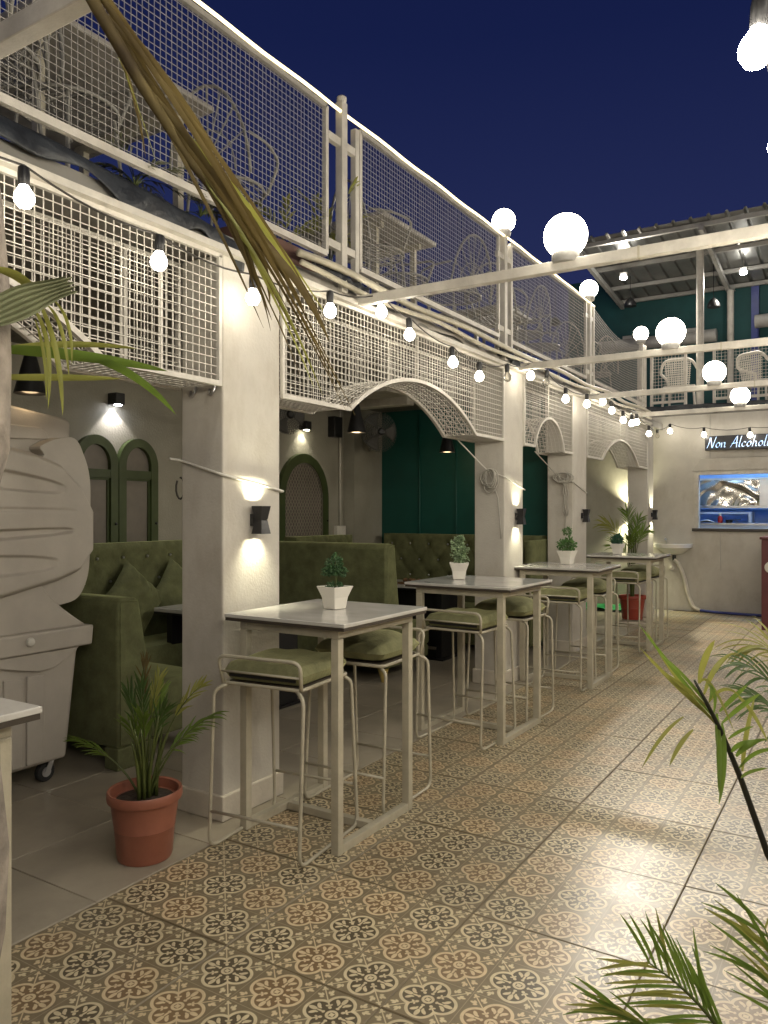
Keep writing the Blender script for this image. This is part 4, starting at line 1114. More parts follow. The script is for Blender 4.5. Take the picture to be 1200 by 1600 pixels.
t3 = thing('areca_palm', 'distant pale palm fronds at the right edge over the glossy tiles', 'plant', (.28, 3.6, 0))
pot(t3, (.28, 3.6), .2, .32, M['terracotta'])
def fan2(path, mm, ll, n=11):
    P = [W(*q) for q in path]; stalk(t3, (.28, 3.6), P[0], .3)
    frond(t3, bez(P[0], P[1], P[2], 10), .005, n, ll, .014, M['stemg'], M[mm], rnd, .3, False, .8, 1.0, nrm=(.3,-.3,.9))
palm_bush(t3, (.28, 3.6), 7, 43)
fan2(((1290,1230,3.2),(1230,1060,3.2),(1165,1040,3.2)), 'leaf2', .22)
fan2(((1290,1200,3.3),(1240,1000,3.3),(1180,1010,3.3)), 'leafy', .25)
fan2(((1290,1240,3.1),(1240,1120,3.1),(1180,1090,3.1)), 'leaf2', .2)

# palm at the left edge: trunk, live blades and a hanging dry frond
t = thing('palm_tree', 'palm tree at the left edge with strap leaves and a drooping dry frond', 'tree', (-1.21, .72, 0))
b0 = W(-44, 1900, 1.27); x0, y0 = b0.x, b0.y
tp = [Vector((x0 + .012*math.sin(k*1.1), y0 + .01*math.cos(k*.9), .01 + 3.2*k/24)) for k in range(25)]
MB().tube(tp, [.040 + .006*math.sin(k*2.2) + (.010 if 12 <= k <= 14 else 0) for k in range(25)], 14).build('trunk', M['bark'], t, smooth=True)
def blade(uvd, width, m):
    o = leaf(t, uvd, width, m, 16, width > .04); o.name = 'leaf'; return o
blade(((-30,545,1.3),(110,550,1.4),(262,580,1.5),(310,660,1.55))[:3], .022, M['leaf'])
blade(((-30,552,1.3),(90,530,1.4),(215,545,1.5)), .013, M['leafy'])
blade(((-30,590,1.3),(80,590,1.35),(190,592,1.4)), .013, M['leafy'])
blade(((90,548,1.4),(200,560,1.45),(275,648,1.5)), .017, M['leaf'])
P = bez(W(-10,492,1.2), W(50,462,1.25), W(112,444,1.3), 10); vs = []; nz_ = 13
for i, p in enumerate(P):
    T = (P[min(i+1,10)]-P[max(i-1,0)]).normalized(); sd = T.cross((p-Vector((0,0,1.5))).normalized()).normalized(); up_ = sd.cross(T)
    for j in range(nz_):
        f = j/(nz_-1)-.5; vs.append(p + sd*f*.050*(.8+.2*math.sin(i*.5)) + up_*(.0035*(1 if j % 2 else -1)) + T*(.010*math.sin(j*2.1) if i == 10 else 0))
MB().add(vs, [(i*nz_+j, i*nz_+j+1, (i+1)*nz_+j+1, (i+1)*nz_+j) for i in range(10) for j in range(nz_-1)]).build('cut_leaf', M['leafpale'], t, fix=False)
blade(((-10,420,1.2),(40,430,1.25),(60,470,1.3)), .018, M['leafy'])
for (a, b, c, w_) in (((50,480),(85,520),(75,640),.008),((60,470),(95,540),(98,650),.010),((75,478),(100,500),(108,590),.007),((85,470),(115,500),(112,570),.006),((55,500),(75,560),(72,625),.006)):
    blade(((*a,1.32),(*b,1.32),(*c,1.33)), w_, M['leafy'])
rnd = random.Random(77)
ds = [W(60,-160,1.22), W(150,10,1.25), W(220,130,1.28), W(300,255,1.32), W(370,345,1.36), W(410,400,1.38)]
dst = MB().tube(ds, [.011,.0105,.010,.008,.006,.004], 8).build('dry_frond', M['dry'], t, smooth=True)
for k in range(26):
    f = rnd.random()*.85; x = f*5; a = min(int(x), 4); p = ds[a].lerp(ds[a+1], x-a)
    i = min(5, a+1)
    far = rnd.uniform(.25, 1.0)
    eu = 335 + 215*far + rnd.uniform(-35, 35); ev = 340 + 270*far + rnd.uniform(-30, 60)
    if f < .3 and rnd.random() < .4: eu = 240+rnd.uniform(-40,60); ev = 210 + rnd.uniform(0,80)
    e = W(eu, ev, 1.40+rnd.uniform(-.05,.05))
    mid = p.lerp(e, .55) + Vector((0,0,.05)) + Vector((math.cos(YAW),math.sin(YAW),0))*rnd.uniform(-.004,.02)
    P = bez(p, mid, e, 10); vs = []; wd = rnd.uniform(.003,.0085)
    ang = rnd.uniform(-1.0,1.0)
    for q, pp in enumerate(P):
        T = (P[min(q+1,10)] - P[max(q-1,0)]).normalized(); s = Matrix.Rotation(ang + q*.12, 3, T) @ T.cross((pp-Vector((0,0,1.5))).normalized()).normalized()
        w_ = wd*max(.05, math.sin(math.pi*(.1+.9*q/10))**.6); upv = s.cross(T)*w_*.5
        vs += [pp-s*w_+upv, pp, pp+s*w_+upv]
    fs = []
    for q in range(10): fs += [(q*3,q*3+1,q*3+4,q*3+3),(q*3+1,q*3+2,q*3+5,q*3+4)]
    MB().add(vs, fs).build('dry_leaflet', M['dry'] if rnd.random() < .8 else M['leafy'], dst, smooth=True, fix=False)

# ------------------------------------------------------------------ beige moulded cart at the left
def smooth_outline(P, n=5):
    out_ = []; k = len(P)
    for i in range(k):
        p0, p1, p2, p3 = P[(i-1)%k], P[i], P[(i+1)%k], P[(i+2)%k]
        if abs(p1[0]-1.4) < .01 or abs(p2[0]-1.4) < .01: out_.append(p1); continue
        for j in range(n):
            f = j/n; out_.append(tuple(.5*(2*p1[q] + (p2[q]-p0[q])*f + (2*p0[q]-5*p1[q]+4*p2[q]-p3[q])*f*f + (3*p1[q]-p0[q]-3*p2[q]+p3[q])*f**3) for q in (0,1)))
    return out_
t = thing('plastic_cart', 'large beige moulded plastic cart on castors at the left', 'cart', (-4.1, 2.3, 0))
xc = -3.8
tub = [(1.3,.745),(2.835,.745),(2.82,.70),(2.75,.12),(1.35,.12)]
MB().prism(tub, 'x', xc-.62, xc-.02).build('tub', M['cart'], t, bevel=.02, seg=3, smooth='auto')
for y0_, y1_ in ((2.37,2.47),(2.50,2.60)):
    MB().prism([(y0_,.14),(y1_,.14),(y1_+.01,.61),(y0_,.62)], 'x', xc-.03, xc-.005).build('rib', M['cart'], t, bevel=.006)
MB().prism([(2.20,.69),(2.34,.688),(2.45,.66),(2.57,.635),(2.66,.645),(2.74,.685),(2.815,.738),(2.20,.738)], 'x', xc-.03, xc+.006).build('swoop_panel', M['cart'], t, bevel=.004)
MB().prism([(1.25,.742),(2.885,.742),(2.895,.855),(1.25,.855)], 'x', xc-.68, xc+.03).build('rim', M['cart'], t, bevel=.012, seg=3, smooth='auto')
MB().prism([(1.3,.85),(2.88,.85),(2.80,.905),(2.72,.965),(2.64,1.04),(2.585,1.11),(2.50,1.3),(1.3,1.3)], 'x', xc-.58, xc-.012).build('skirt_panel', M['cart'], t, bevel=.012, seg=3, smooth='auto')
dome = [(1.4,1.0),(2.52,1.02),(2.66,.985),(2.74,.98),(2.84,1.01),(2.90,1.11),(2.92,1.24),(2.925,1.5),(2.92,1.70),(2.88,1.83),(2.82,1.92),(2.70,1.91),(2.60,1.86),(2.52,1.79),(1.4,1.79)]
MB().prism(smooth_outline(dome), 'x', xc-.55, xc-.04).build('dome', M['cart'], t, bevel=.05, seg=5, smooth='auto')
shell = [(1.4,.98),(2.34,1.05),(2.68,1.12),(2.80,1.16),(2.88,1.26),(2.905,1.41),(2.885,1.52),(2.80,1.66),(2.68,1.77),(2.52,1.82),(2.34,1.85),(1.4,1.97)]
MB().prism(smooth_outline(shell), 'x', xc-.3, xc-.015).build('shell_back', M['cart'], t, bevel=.03, seg=4, smooth='auto')
def edge_z(y, top):
    L = [(1.4,1.97),(2.34,1.85),(2.52,1.82),(2.68,1.77),(2.80,1.66),(2.885,1.52),(2.905,1.41)] if top else [(1.4,.98),(2.34,1.05),(2.68,1.12),(2.80,1.16),(2.88,1.26),(2.905,1.41)]
    for (p, q) in zip(L, L[1:]):
        if p[0] <= y <= q[0]: return p[1] + (q[1]-p[1])*(y-p[0])/(q[0]-p[0])
    return 1.41
def sst(a, b, x):
    f = min(1, max(0, (x-a)/(b-a))); return f*f*(3-2*f)
def shell_fn(u, v):
    y = 1.4 + 1.5*(1-(1-u)**1.7); zl, zh = edge_z(y, False), edge_z(y, True); z = zl + (zh-zl)*v
    e = min(z-zl, zh-z, (2.905-y)); dx = -.05*(1-min(1, e/.035))**2
    # (centre z at left, centre z at right end, half width left, fade-out y, depth)
    for (za, zb, hw_, yf, dp) in ((1.685,1.63,.052,2.70,.045),(1.515,1.51,.008,2.78,.012),(1.378,1.40,.024,2.76,.055),(1.225,1.22,.055,2.66,.035)):
        f = min(1, max(0, (y-2.2)/(yf-2.2))); zc = za + (zb-za)*f; w_ = hw_*(1-.35*f)*math.sqrt(max(.02, 1-f**6))
        q = z - zc; dx -= dp*(1-sst(.90, 1.0, f))*(1-.6*f)*(1-sst(w_-.006, w_+.006, q))*sst(-w_-.012, -w_+.006, q)
    return (xc+.045+dx, y, z)
MB().grid(shell_fn, 90, 170).build('moulded_shell', M['cart'], t, smooth=True)
MB().prism([(1.4,1.72),(2.34,1.76),(2.86,1.88),(2.865,2.02),(2.84,2.04),(2.34,2.10),(1.4,2.20)], 'x', xc-.6, xc-.14).build('top_block', M['cart'], t, bevel=.02, seg=3, smooth='auto')
MB().prism([(2.0,1.98),(2.66,1.975),(2.70,1.95),(2.72,1.91),(2.0,1.87)], 'x', xc-.15, xc-.125).build('top_recess', M['cart'], t, bevel=.008)
Mx = Matrix.Rotation(R(90), 3, 'Y')
MB().lathe([(.022,0),(.026,.006),(.02,.02),(.012,.024)], 14, (xc+.03, 2.49, .81), Mx).build('knob', M['cablew'], t, smooth='auto')
for (x, y) in ((xc-.09, 2.66), (xc-.55, 2.66), (xc-.09, 1.5), (xc-.55, 1.5)):
    c = MB().lathe([(.018,-.02),(.05,-.018),(.055,-.012),(.055,.012),(.05,.018),(.018,.02)], 20, (x, y, .0555), Mx).build('castor_wheel', M['rubber'], t, smooth='auto')
    MB().lathe([(.028,-.021),(.03,0),(.028,.021)], 16, (x, y, .0555), Mx).build('hub', M['steel'], c, smooth='auto')
    MB().bar((x-.026,y,.05),(x-.026,y+.03,.125),.005,.03).build('fork', M['steel'], t); MB().bar((x+.026,y,.05),(x+.026,y+.03,.125),.005,.03).build('fork', M['steel'], t)

# ------------------------------------------------------------------ cables on the columns
def coil(name, lab, c, rx, rz, n, m, r=.005, tail=None, plane='y', seed=1):
    rnd = random.Random(seed); P = []
    for k in range(n):
        a0 = rnd.uniform(-.25,.25); sx = rx*rnd.uniform(.55,1.15); sz = rz*rnd.uniform(.7,1.15); off = rnd.uniform(-.3,.3)*rx
        for i in range(14):
            a = 2*math.pi*i/14
            x = c[0] + off + sx*math.sin(a + a0); z = c[2] - sz*(1-math.cos(a))*1.0
            P.append((x, c[1] - .012 - .003*k % .03 - .02*math.sin(a/2)*rnd.random(), z))
    if tail: P += tail
    return tag(MB().tube(P, r, 5).build(name, m, None, smooth=True, origin=c), lab, 'cable')
coil('cable_coil', 'grey cable coil hanging on the second column', (-2.775, 6.19, 1.87), .075, .095, 9, M['cable'], .0055, [(-2.70,6.18,1.62),(-2.68,6.18,1.40),(-2.67,6.18,1.27)], seed=4)
coil('rope_tangle', 'tangled grey rope hanging on the third column', (-2.74, 8.01, 1.92), .09, .06, 7, M['cable'], .006, [(-2.72,8.0,1.75),(-2.73,8.0,1.6),(-2.715,8.0,1.45),(-2.73,8.0,1.3)], seed=9)
t = thing('rope_strands', 'loose rope strands hanging below the tangle on the third column', 'rope', (-2.73, 7.995, 1.86))
for k in range(3):
    P = [(-2.735+.02*k+.012*math.sin(i*1.7+k), 7.995, 1.86-.05*i) for i in range(9)]
    MB().tube(P, .005, 5).build('strand', M['cable'], t, smooth=True)
cord('cable', 'pale cable tied round the near column at lamp height', [(-2.94,2.70,1.765),(-2.93,2.758,1.76),(-2.64,2.758,1.68),(-2.636,3.0,1.645),(-2.636,3.21,1.61),(-2.72,3.215,1.60)], .007, M['cablew'])
cord('cable', 'white cable running from the wide arch down across the second column', [(-2.93,5.84,2.12),(-2.80,6.18,1.86),(-2.64,6.19,1.80),(-2.636,6.64,1.70)], .006, M['cablew'])
cord('cable', 'white cable running from the narrow arch down to the third column', [(-2.93,7.65,2.13),(-2.80,8.0,1.88),(-2.64,8.0,1.82),(-2.636,8.51,1.70)], .006, M['cable'])
t = thing('wall_hook', 'loop of dark cable on the inner edge of the near column', 'cable', (-2.94,2.79,1.6))
MB().tube([(-2.945+.03*math.sin(a), 2.775, 1.62+.055*math.cos(a)) for a in [i*.5 for i in range(12)]], .005, 5).build('loop', M['cord'], t, smooth=True)
for k in range(2):
    x = -2.69 - .13*k
    tag(MB().tube([(x,2.762,2.12),(x,2.75,2.09),(x-.012,2.745,2.07),(x-.03,2.75,2.075),(x-.03,2.755,2.10)], .006, 6).build('hook', M['steel'], None, smooth=True, origin=(x,2.76,2.1)),
        ('outer','inner')[k] + ' of two wire hooks under the left mesh box at the near column', 'hook', 'wire hooks')

# ------------------------------------------------------------------ back wall with kitchen hatch
YB = 12.45
bw = thing('back_wall', 'pale plastered back wall with the kitchen hatch', 'wall', (-1, YB, 0))
hx0, hx1, hz0, hz1 = -2.19, -.30, 1.255, 2.09
MB().box(-5.6, hx0, YB, YB+.12, 0, 2.97).build('wall_face', M['plaster'], bw); MB().box(hx1, 3.4, YB, YB+.12, 0, 2.97).build('wall_face', M['plaster'], bw)
MB().box(hx0, hx1, YB, YB+.12, 0, hz0).build('wall_face', M['plaster'], bw); MB().box(hx0, hx1, YB, YB+.12, hz1, 2.97).build('wall_face', M['plaster'], bw)
MB().add([(-2.12,YB-.001,2.31),(.0,YB-.001,2.31),(.0,YB-.06,2.30),(-2.12,YB-.06,2.30),(-2.25,YB-.001,2.13),(.1,YB-.001,2.13),(.1,YB-.03,2.12),(-2.25,YB-.03,2.12)],
         [(0,1,2,3),(3,2,6,7),(7,6,5,4),(0,3,7,4),(1,5,6,2),(0,4,5,1)]).build('hood_ledge', M['plaster'], bw)
wf = thing('kitchen_hatch', 'bright open kitchen hatch with white frame in the back wall', 'window', (-1.2, YB, 1.25))
for (a, b, c, d) in ((hx0-.03,hx0+.03,hz0,hz1),(hx1-.03,hx1+.03,hz0,hz1),(hx0+.03,hx1-.03,hz1-.03,hz1+.02)):
    MB().box(a,b,YB-.02,YB+.1,c,d).build('frame', M['white'], wf)
MB().box(hx0-.06,hx1+.06,YB-.05,YB+.14,hz0-.045,hz0-.001).build('sill', M['edge'], wf, bevel=.005)
for (p, q, w_) in (((-1.86,YB-.002,1.20),(-1.85,YB-.002,.62),.008),((-2.0,YB-.002,2.62),(-2.0,YB-.002,2.97),.012),((-2.0,YB-.002,2.31),(-2.0,YB-.002,2.42),.012)):
    tag(MB().bar(p, q, w_, .006).build('wall_wire', M['grey'], None, origin=p), 'thin vertical wire on the back wall ' + ('below the hatch' if p[2] < 1.3 else 'above the sign' if p[2] > 2.5 else 'between sign and ledge'), 'wire')
# kitchen room
kr = thing('kitchen_room', 'blue lit kitchen room seen through the hatch', 'room', (-1.2, 13.4, 0))
MB().box(-3.2,.7,14.3,14.4,0,2.9).build('wall', M['kwall'], kr); MB().box(-3.3,-3.2,YB+.121,14.4,0,2.9).build('wall', M['kwall'], kr); MB().box(.7,.8,YB+.121,14.4,0,2.9).build('wall', M['kwall'], kr)
MB().box(-3.3,.8,YB+.121,14.4,2.84,2.9).build('ceiling', M['kwall'], kr)
t = thing('kitchen_hood', 'shiny wavy steel extractor hood inside the kitchen', 'hood', (-1.2, 13.2, 1.5))
MB().box(-2.32,-1.40,13.1,13.7,1.60,2.0).build('panel', M['hood'], t); MB().box(-1.398,.2,13.1,13.7,1.60,2.0).build('side_panel', M['steel'], t); MB().box(-2.34,.22,13.08,13.72,1.56,1.598).build('lip', M['steel'], t); MB().box(-2.33,.21,13.09,13.71,2.001,2.03).build('top_edge', M['white'], t)
t = thing('kitchen_shelf', 'pale blue shelf under the steel hood', 'shelf', (-1.2,13.2,1.4)); MB().box(-2.5,-1.5,13.0,13.4,1.47,1.50).build('board', M['kshelf'], t); MB().box(-2.5,-2.46,13.0,13.4,.5,1.47).build('side', M['kshelf'], t); MB().box(-1.54,-1.5,13.0,13.4,1.331,1.469).build('side', M['kshelf'], t)
t = thing('kitchen_counter', 'steel kitchen counter just inside the hatch', 'counter', (-1.2,12.9,0)); MB().box(-2.6,.4,12.70,13.35,1.30,1.33).build('worktop', M['steel'], t); MB().box(-2.6,.4,12.72,12.75,.4,1.299).build('front', M['kshelf'], t)
t = thing('sauce_bottle', 'small red bottle with white cap on the kitchen counter', 'bottle', (-1.92,12.85,1.33)); MB().lathe([(.032,0),(.036,.01),(.036,.08),(.015,.115)], 14, (-1.92,12.85,1.331)).build('body', M['glassred'], t, smooth='auto'); MB().lathe([(.016,.115),(.018,.12),(.016,.145)], 12, (-1.92,12.85,1.331)).build('cap', M['ceramic'], t)
for k, (x, lab) in enumerate(((-1.80,'dark small pan beside the red bottle'),(-2.13,'folded grey cloth at the left of the kitchen counter'))):
    t = thing(('pan','cloth')[k], lab, ('pan','cloth')[k], (x,12.87,1.33))
    if k == 0:
        MB().lathe([(.04,0),(.055,.05),(.05,.05),(.036,.006)], 16, (x,12.9,1.331)).build('bowl', M['black'], t); MB().tube([(x+.05,12.9,1.375),(x+.17,12.88,1.385)], .008, 6).build('handle', M['black'], t)
    else:
        MB().grid(lambda u, v: (x-.1+u*.24, 12.78+v*.2, 1.335+.05*abs(math.sin(u*3.1))*(.6+.4*math.sin(v*5))), 12, 8).build('fold', M['grey'], t, smooth=True, solid=.004)
t = thing('tube_light', 'cool white tube light on the kitchen ceiling', 'lamp', (-1.2,13.0,2.75))
MB().tube([(-2.0,12.85,2.72),(-.4,12.85,2.72)], .02, 10).build('tube', M['tube'], t); MB().box(-2.05,-.35,12.82,12.88,2.745,2.80).build('batten', M['white'], t)
# lettered sign
sg = thing('lettered_sign', 'black sign with glowing blue white lettering Non Alcoholic on the back wall', 'sign', (-1.2, 12.33, 2.42))
MB().box(-2.05,-.42,12.31,12.37,2.415,2.625).build('board', M['signb'], sg, bevel=.004)
for x in (-1.9,-.7): MB().box(x-.02,x+.02,12.37,YB,2.5,2.54).build('bracket', M['grey'], sg)
G_ = {'N': ([[(0,0),(.10,.5),(.14,1.0),(.30,.5),(.44,.02),(.52,.5),(.62,1.08)]], .66),
      'o': ([[(.22,.50),(.08,.42),(.03,.20),(.14,.03),(.30,.12),(.34,.34),(.24,.50),(.12,.46)]], .42),
      'n': ([[(.02,.48),(.06,.02)],[(.06,.30),(.20,.48),(.30,.42),(.30,.10),(.38,.03)]], .46),
      'A': ([[(0,0),(.20,.5),(.42,1.06),(.46,.5),(.52,-.02)],[(.10,.36),(.54,.42)]], .62),
      'l': ([[(.12,1.06),(.07,.5),(.05,.08),(.14,.02)]], .22),
      'c': ([[(.32,.42),(.20,.50),(.06,.36),(.05,.14),(.18,.02),(.34,.12)]], .40),
      'h': ([[(.12,1.06),(.07,.5),(.04,0)],[(.06,.28),(.20,.48),(.31,.40),(.30,.10),(.38,.02)]], .46),
      'i': ([[(.08,.48),(.06,.10),(.14,.02)],[(.11,.70),(.14,.76)]], .22), ' ': ([], .30)}
cx_ = -2.02; sc_ = .163
for ch in 'Non Alcoholic':
    strokes, adv = G_[ch]
    if strokes:
        mb = MB()
        for S in strokes:
            P = []
            for i in range(len(S)-1):                      # smooth the stroke
                p0 = S[max(i-1,0)]; p1 = S[i]; p2 = S[i+1]; p3 = S[min(i+2,len(S)-1)]
                for j in range(5):
                    f = j/5
                    P.append(tuple(.5*(2*p1[q] + (p2[q]-p0[q])*f + (2*p0[q]-5*p1[q]+4*p2[q]-p3[q])*f*f + (3*p1[q]-p0[q]-3*p2[q]+p3[q])*f**3) for q in (0,1)))
            P.append(S[-1]); nib = (.038, .022); vs = []; n = len(P)
            for (a, b) in P:
                X0 = cx_ + (a + b*.16)*sc_; Z0 = 2.447 + b*sc_*.92
                vs += [(X0-nib[0]*sc_, 12.306, Z0-nib[1]*sc_), (X0+nib[0]*sc_, 12.306, Z0+nib[1]*sc_+.004)]
            vs += [(v[0], 12.3095, v[2]) for v in vs]
            fs = []
            for i in range(n-1):
                a = i*2; o_ = 2*n
                fs += [(a,a+1,a+3,a+2),(a+o_,a+2+o_,a+3+o_,a+1+o_),(a,a+2,a+2+o_,a+o_),(a+1,a+1+o_,a+3+o_,a+3)]
            mb.add(vs, fs)
        mb.build('letter', M['neon'], sg, fix=False)
    cx_ += adv*sc_*1.06
# wash basin
t = thing('wash_basin', 'white corner wash basin on the back wall beside the column', 'basin', (-2.52, 12.3, .86))
def bp(f, z, k=1.0): return [(-2.52 + .28*k*math.cos(a), YB-.001 - .36*k*math.sin(a)**.8 if math.sin(a) > 1e-6 else YB-.001, z) for a in [math.pi*i/20 for i in range(21)]]
secs = [bp(0,.84,.18), bp(0,.87,.55), bp(0,.93,.80), bp(0,.96,.98), bp(0,1.015,1.0), bp(0,1.02,.97), bp(0,1.0,.86), bp(0,.95,.6)]
vs = []; fs = []; n = 21
for s_ in secs: vs += s_
for i in range(len(secs)-1):
    for j in range(n-1): fs.append((i*n+j, i*n+j+1, (i+1)*n+j+1, (i+1)*n+j))
fs += [tuple(range(n)), tuple((len(secs)-1)*n + j for j in range(n))]
MB().add(vs, fs).build('bowl', M['basin'], t, smooth='auto')
MB().tube(fillet([(-2.62,12.40,1.02),(-2.62,12.40,1.09),(-2.62,12.30,1.10),(-2.62,12.29,1.07)], .03), .012, 8).build('tap', M['steel'], t, smooth=True)
MB().tube([(-2.50,12.38,.85),(-2.50,12.38,.76)], .026, 10).build('drain', M['black'], t)
hp = fillet([(-2.50,12.37,.77),(-2.44,12.36,.73),(-2.36,12.37,.55),(-2.30,12.38,.25),(-2.22,12.36,.06),(-2.12,12.33,.03)], .12, 5)
tag(MB().tube(hp, .028, 10).build('drain_hose', M['hosew'], None, smooth=True, origin=hp[0]), 'white drain hose curving from the wash basin to the floor', 'hose')
hp = fillet([(-2.12,12.33,.03),(-1.85,12.28,.02),(-1.5,12.24,.022),(-1.1,12.22,.022),(-.2,12.2,.022)], .1, 5)
tag(MB().tube(hp, .020, 8).build('floor_hose', M['hose'], None, smooth=True, origin=hp[0]), 'blue hose lying on the floor along the back wall', 'hose')
t = thing('pipe_stub', 'white capped pipe stub on the wall beside the drain hose', 'pipe', (-2.52,12.42,.65)); MB().lathe([(.03,0),(.035,.02),(.035,.06),(.02,.07)], 12, (-2.54,12.449,.645), Matrix.Rotation(R(90),3,'X')).build('cap', M['hosew'], t, smooth='auto')
t = thing('counter_stand', 'maroon counter at the right edge before the back wall', 'counter', (-.7, 11.1, 0))
MB().box(-1.14,-.2,10.88,11.45,.001,1.15).build('body', M['maroon'], t, bevel=.006); MB().box(-1.16,-.18,10.86,11.47,1.151,1.185).build('top', M['maroon'], t, bevel=.006)
MB().lathe([(.07,0),(.075,.006),(.06,.012)], 20, (-1.03,10.879,.80), Matrix.Rotation(R(90),3,'X')).build('round_plate', M['ceramic'], t)
bwd = struct(MB().box(3.3,3.45,-3,12.45,0,2.6).build('boundary_wall', M['plaster']))

# ------------------------------------------------------------------ back building, upper storey
struct(MB().box(-5.6,3.4,YB+.0,16.2,2.971,3.05).build('back_terrace_floor', M['ceiling']))
t = thing('teal_upper_wall', 'teal painted wall of the upper storey under the tin roof', 'wall', (-2,14.6,3.05)); MB().box(-4.9,3.4,14.6,14.75,3.051,5.9).build('wall_face', M['teal2'], t)
for (x, m_) in ((-1.62,'hose'),): MB().box(x-.06,x+.06,14.53,14.599,3.06,5.4).build('downpipe', M[m_], t)
rf = thing('tin_roof', 'corrugated steel lean-to roof over the back terrace', 'roof', (-2,13.3,5.6))
def rz(y): return 5.70 - (y-11.75)*.10
prof = []; x = -3.95
while x < 3.4: prof += [(x,0),(x+.09,0),(x+.105,.035),(x+.135,.035),(x+.15,0)]; x += .24
vs = []; fs = []
for y in (11.75, 13.2, 14.62):
    for (px_, pz) in prof: vs.append((px_, y, rz(y)+pz))
n = len(prof)
for r_ in range(2):
    for i in range(n-1): fs.append((r_*n+i, r_*n+i+1, (r_+1)*n+i+1, (r_+1)*n+i))
stuff(MB().add(vs, fs).build('corrugated_sheet', M['corr'], rf, fix=False, solid=.002))
for y in (11.9, 12.9, 13.8, 14.5):
    MB().box(-3.95,3.4,y-.03,y+.03,rz(y)-.075,rz(y)-.012).build('purlin', M['grey'], rf)
for x in (-3.85,-2.02,.9):
    MB().bar((x,11.8,rz(11.8)-.12),(x,14.55,rz(14.55)-.12),.06,.08).build('rafter', M['grey'], rf)
for (x, y, lab) in ((-2.15,12.50,'front grey round post holding the tin roof'),(-1.98,14.35,'rear grey post under the tin roof by the teal wall')):
    t = thing('roof_post', lab, 'post', (x,y,3.05), group='posts of the tin roof')
    MB().tube([(x,y,3.051),(x,y,rz(y)-.165)], .055, 16).build('pole', M['white'], t, smooth='auto'); MB().box(x-.09,x+.09,y-.09,y+.09,3.051,3.063).build('foot_plate', M['grey'], t)
    MB().box(x-.07,x+.07,y-.07,y+.07,rz(y)-.163,rz(y)-.150).build('head_plate', M['grey'], t)
def back_panel(x0, x1, lab):
    t = thing('mesh_railing', lab, 'railing', ((x0+x1)/2,12.5,3.1), group='mesh panels of the back terrace railing')
    mb = MB(); n = int((x1-x0)/.05)
    for i in range(n+1): wire(mb, (x0+(x1-x0)*i/n,12.5,3.22),(x0+(x1-x0)*i/n,12.5,3.98),.005)
    for j in range(16): wire(mb, (x0,12.497,3.22+.76*j/15),(x1,12.497,3.22+.76*j/15),.005)
    stuff(mb.build('wire_mesh', M['mesh'], t, fix=False))
    for (p, q) in (((x0,12.5,3.06),(x0,12.5,4.02)),((x1,12.5,3.06),(x1,12.5,4.02))): MB().bar(p,q,.04,.04).build('side_bar', M['white'], t)
    MB().bar((x0+.02,12.5,4.0),(x1-.02,12.5,4.0),.035,.035).build('top_rail', M['white'], t); MB().bar((x0+.02,12.5,3.2),(x1-.02,12.5,3.2),.035,.035).build('bottom_rail', M['white'], t)
back_panel(-2.86,-2.36,'narrow mesh railing panel of the back terrace before the cane chair'); back_panel(-1.95,-.7,'wide mesh railing panel of the back terrace, right of the round post'); back_panel(-.5,.9,'mesh railing panel of the back terrace beyond the right edge')
t = thing('corner_post', 'broad cream post where the terrace railing meets the back building', 'post', (-3.02,12.45,2.98)); MB().box(-3.07,-2.97,12.44,12.56,3.051,4.05).build('upright', M['white'], t, bevel=.005)
rumple('tarpaulin', 'dark tarpaulin along the foot of the back terrace railing', 'tarpaulin', [(-2.95,12.42,3.14),(-1.8,12.41,3.12),(-.2,12.42,3.13)], .14, M['tarp'], .02, 14, nu=50)
for k, (x0, x1, z) in enumerate(((-4.2,-2.2,4.55),(-1.6,.8,4.70))):
    t = thing('round_duct', ('long grey round duct on the teal wall behind the post','grey round duct on the teal wall at the right edge')[k], 'duct', ((x0+x1)/2,14.35,z))
    MB().tube([(x0,14.35,z),(x1,14.35,z)], .11, 18).build('duct', M['grey'], t, smooth='auto')
    for x in (x0+.5,x1-.4): MB().box(x-.08,x+.08,14.27,14.43,z+.09,z+.15).build('collar', M['grey'], t)
def bell(p, lab, lit):
    t = thing('bell_lamp', lab, 'lamp', p, group='bell lamps under the tin roof')
    MB().lathe([(.10,0),(.095,.05),(.06,.11),(.015,.15)], 18, p).build('shade', M['black'], t, smooth='auto'); MB().lathe([(.085,.002),(.085,.006)], 18, p).build('mouth', M['pend'] if lit else M['grey'], t); MB().tube([(p[0],p[1],p[2]+.15),(p[0],p[1],rz(p[1])-.02)], .006, 5).build('cord', M['black'], t)
bell((-3.42,13.4,5.0), 'lit bell lamp under the tin roof below the flood light', True); bell((-2.10,13.4,4.80), 'dark bell lamp right of the round roof post', False)
bell((-4.6,13.0,4.75), 'lit bell lamp glimpsed through the terrace railing mesh', True)
def flood(p, lab, e, aim):
    t = thing('flood_light', lab, 'lamp', p, group='flood lights under the tin roof')
    MB().box(p[0]-.06,p[0]+.06,p[1]-.04,p[1]+.04,p[2],p[2]+.08).build('housing', M['grey'], t, bevel=.006); MB().ball((p[0],p[1]-.02,p[2]-.012), .055, 14, 8, 1, 1, .6).build('lens', M['floodl'], t, smooth=True); MB().tube([(p[0],p[1],p[2]+.08),(p[0],p[1],rz(p[1])-.02)], .01, 6).build('stem', M['grey'], t)
    l = light('flood_beam', 'SPOT', t, (p[0],p[1]-.03,p[2]-.05), e, (1.0,.92,.80), spot_size=R(120), spot_blend=.6, shadow_soft_size=.06)
    l.rotation_euler = (Vector(aim)-Vector(p)).to_track_quat('-Z','Y').to_euler()
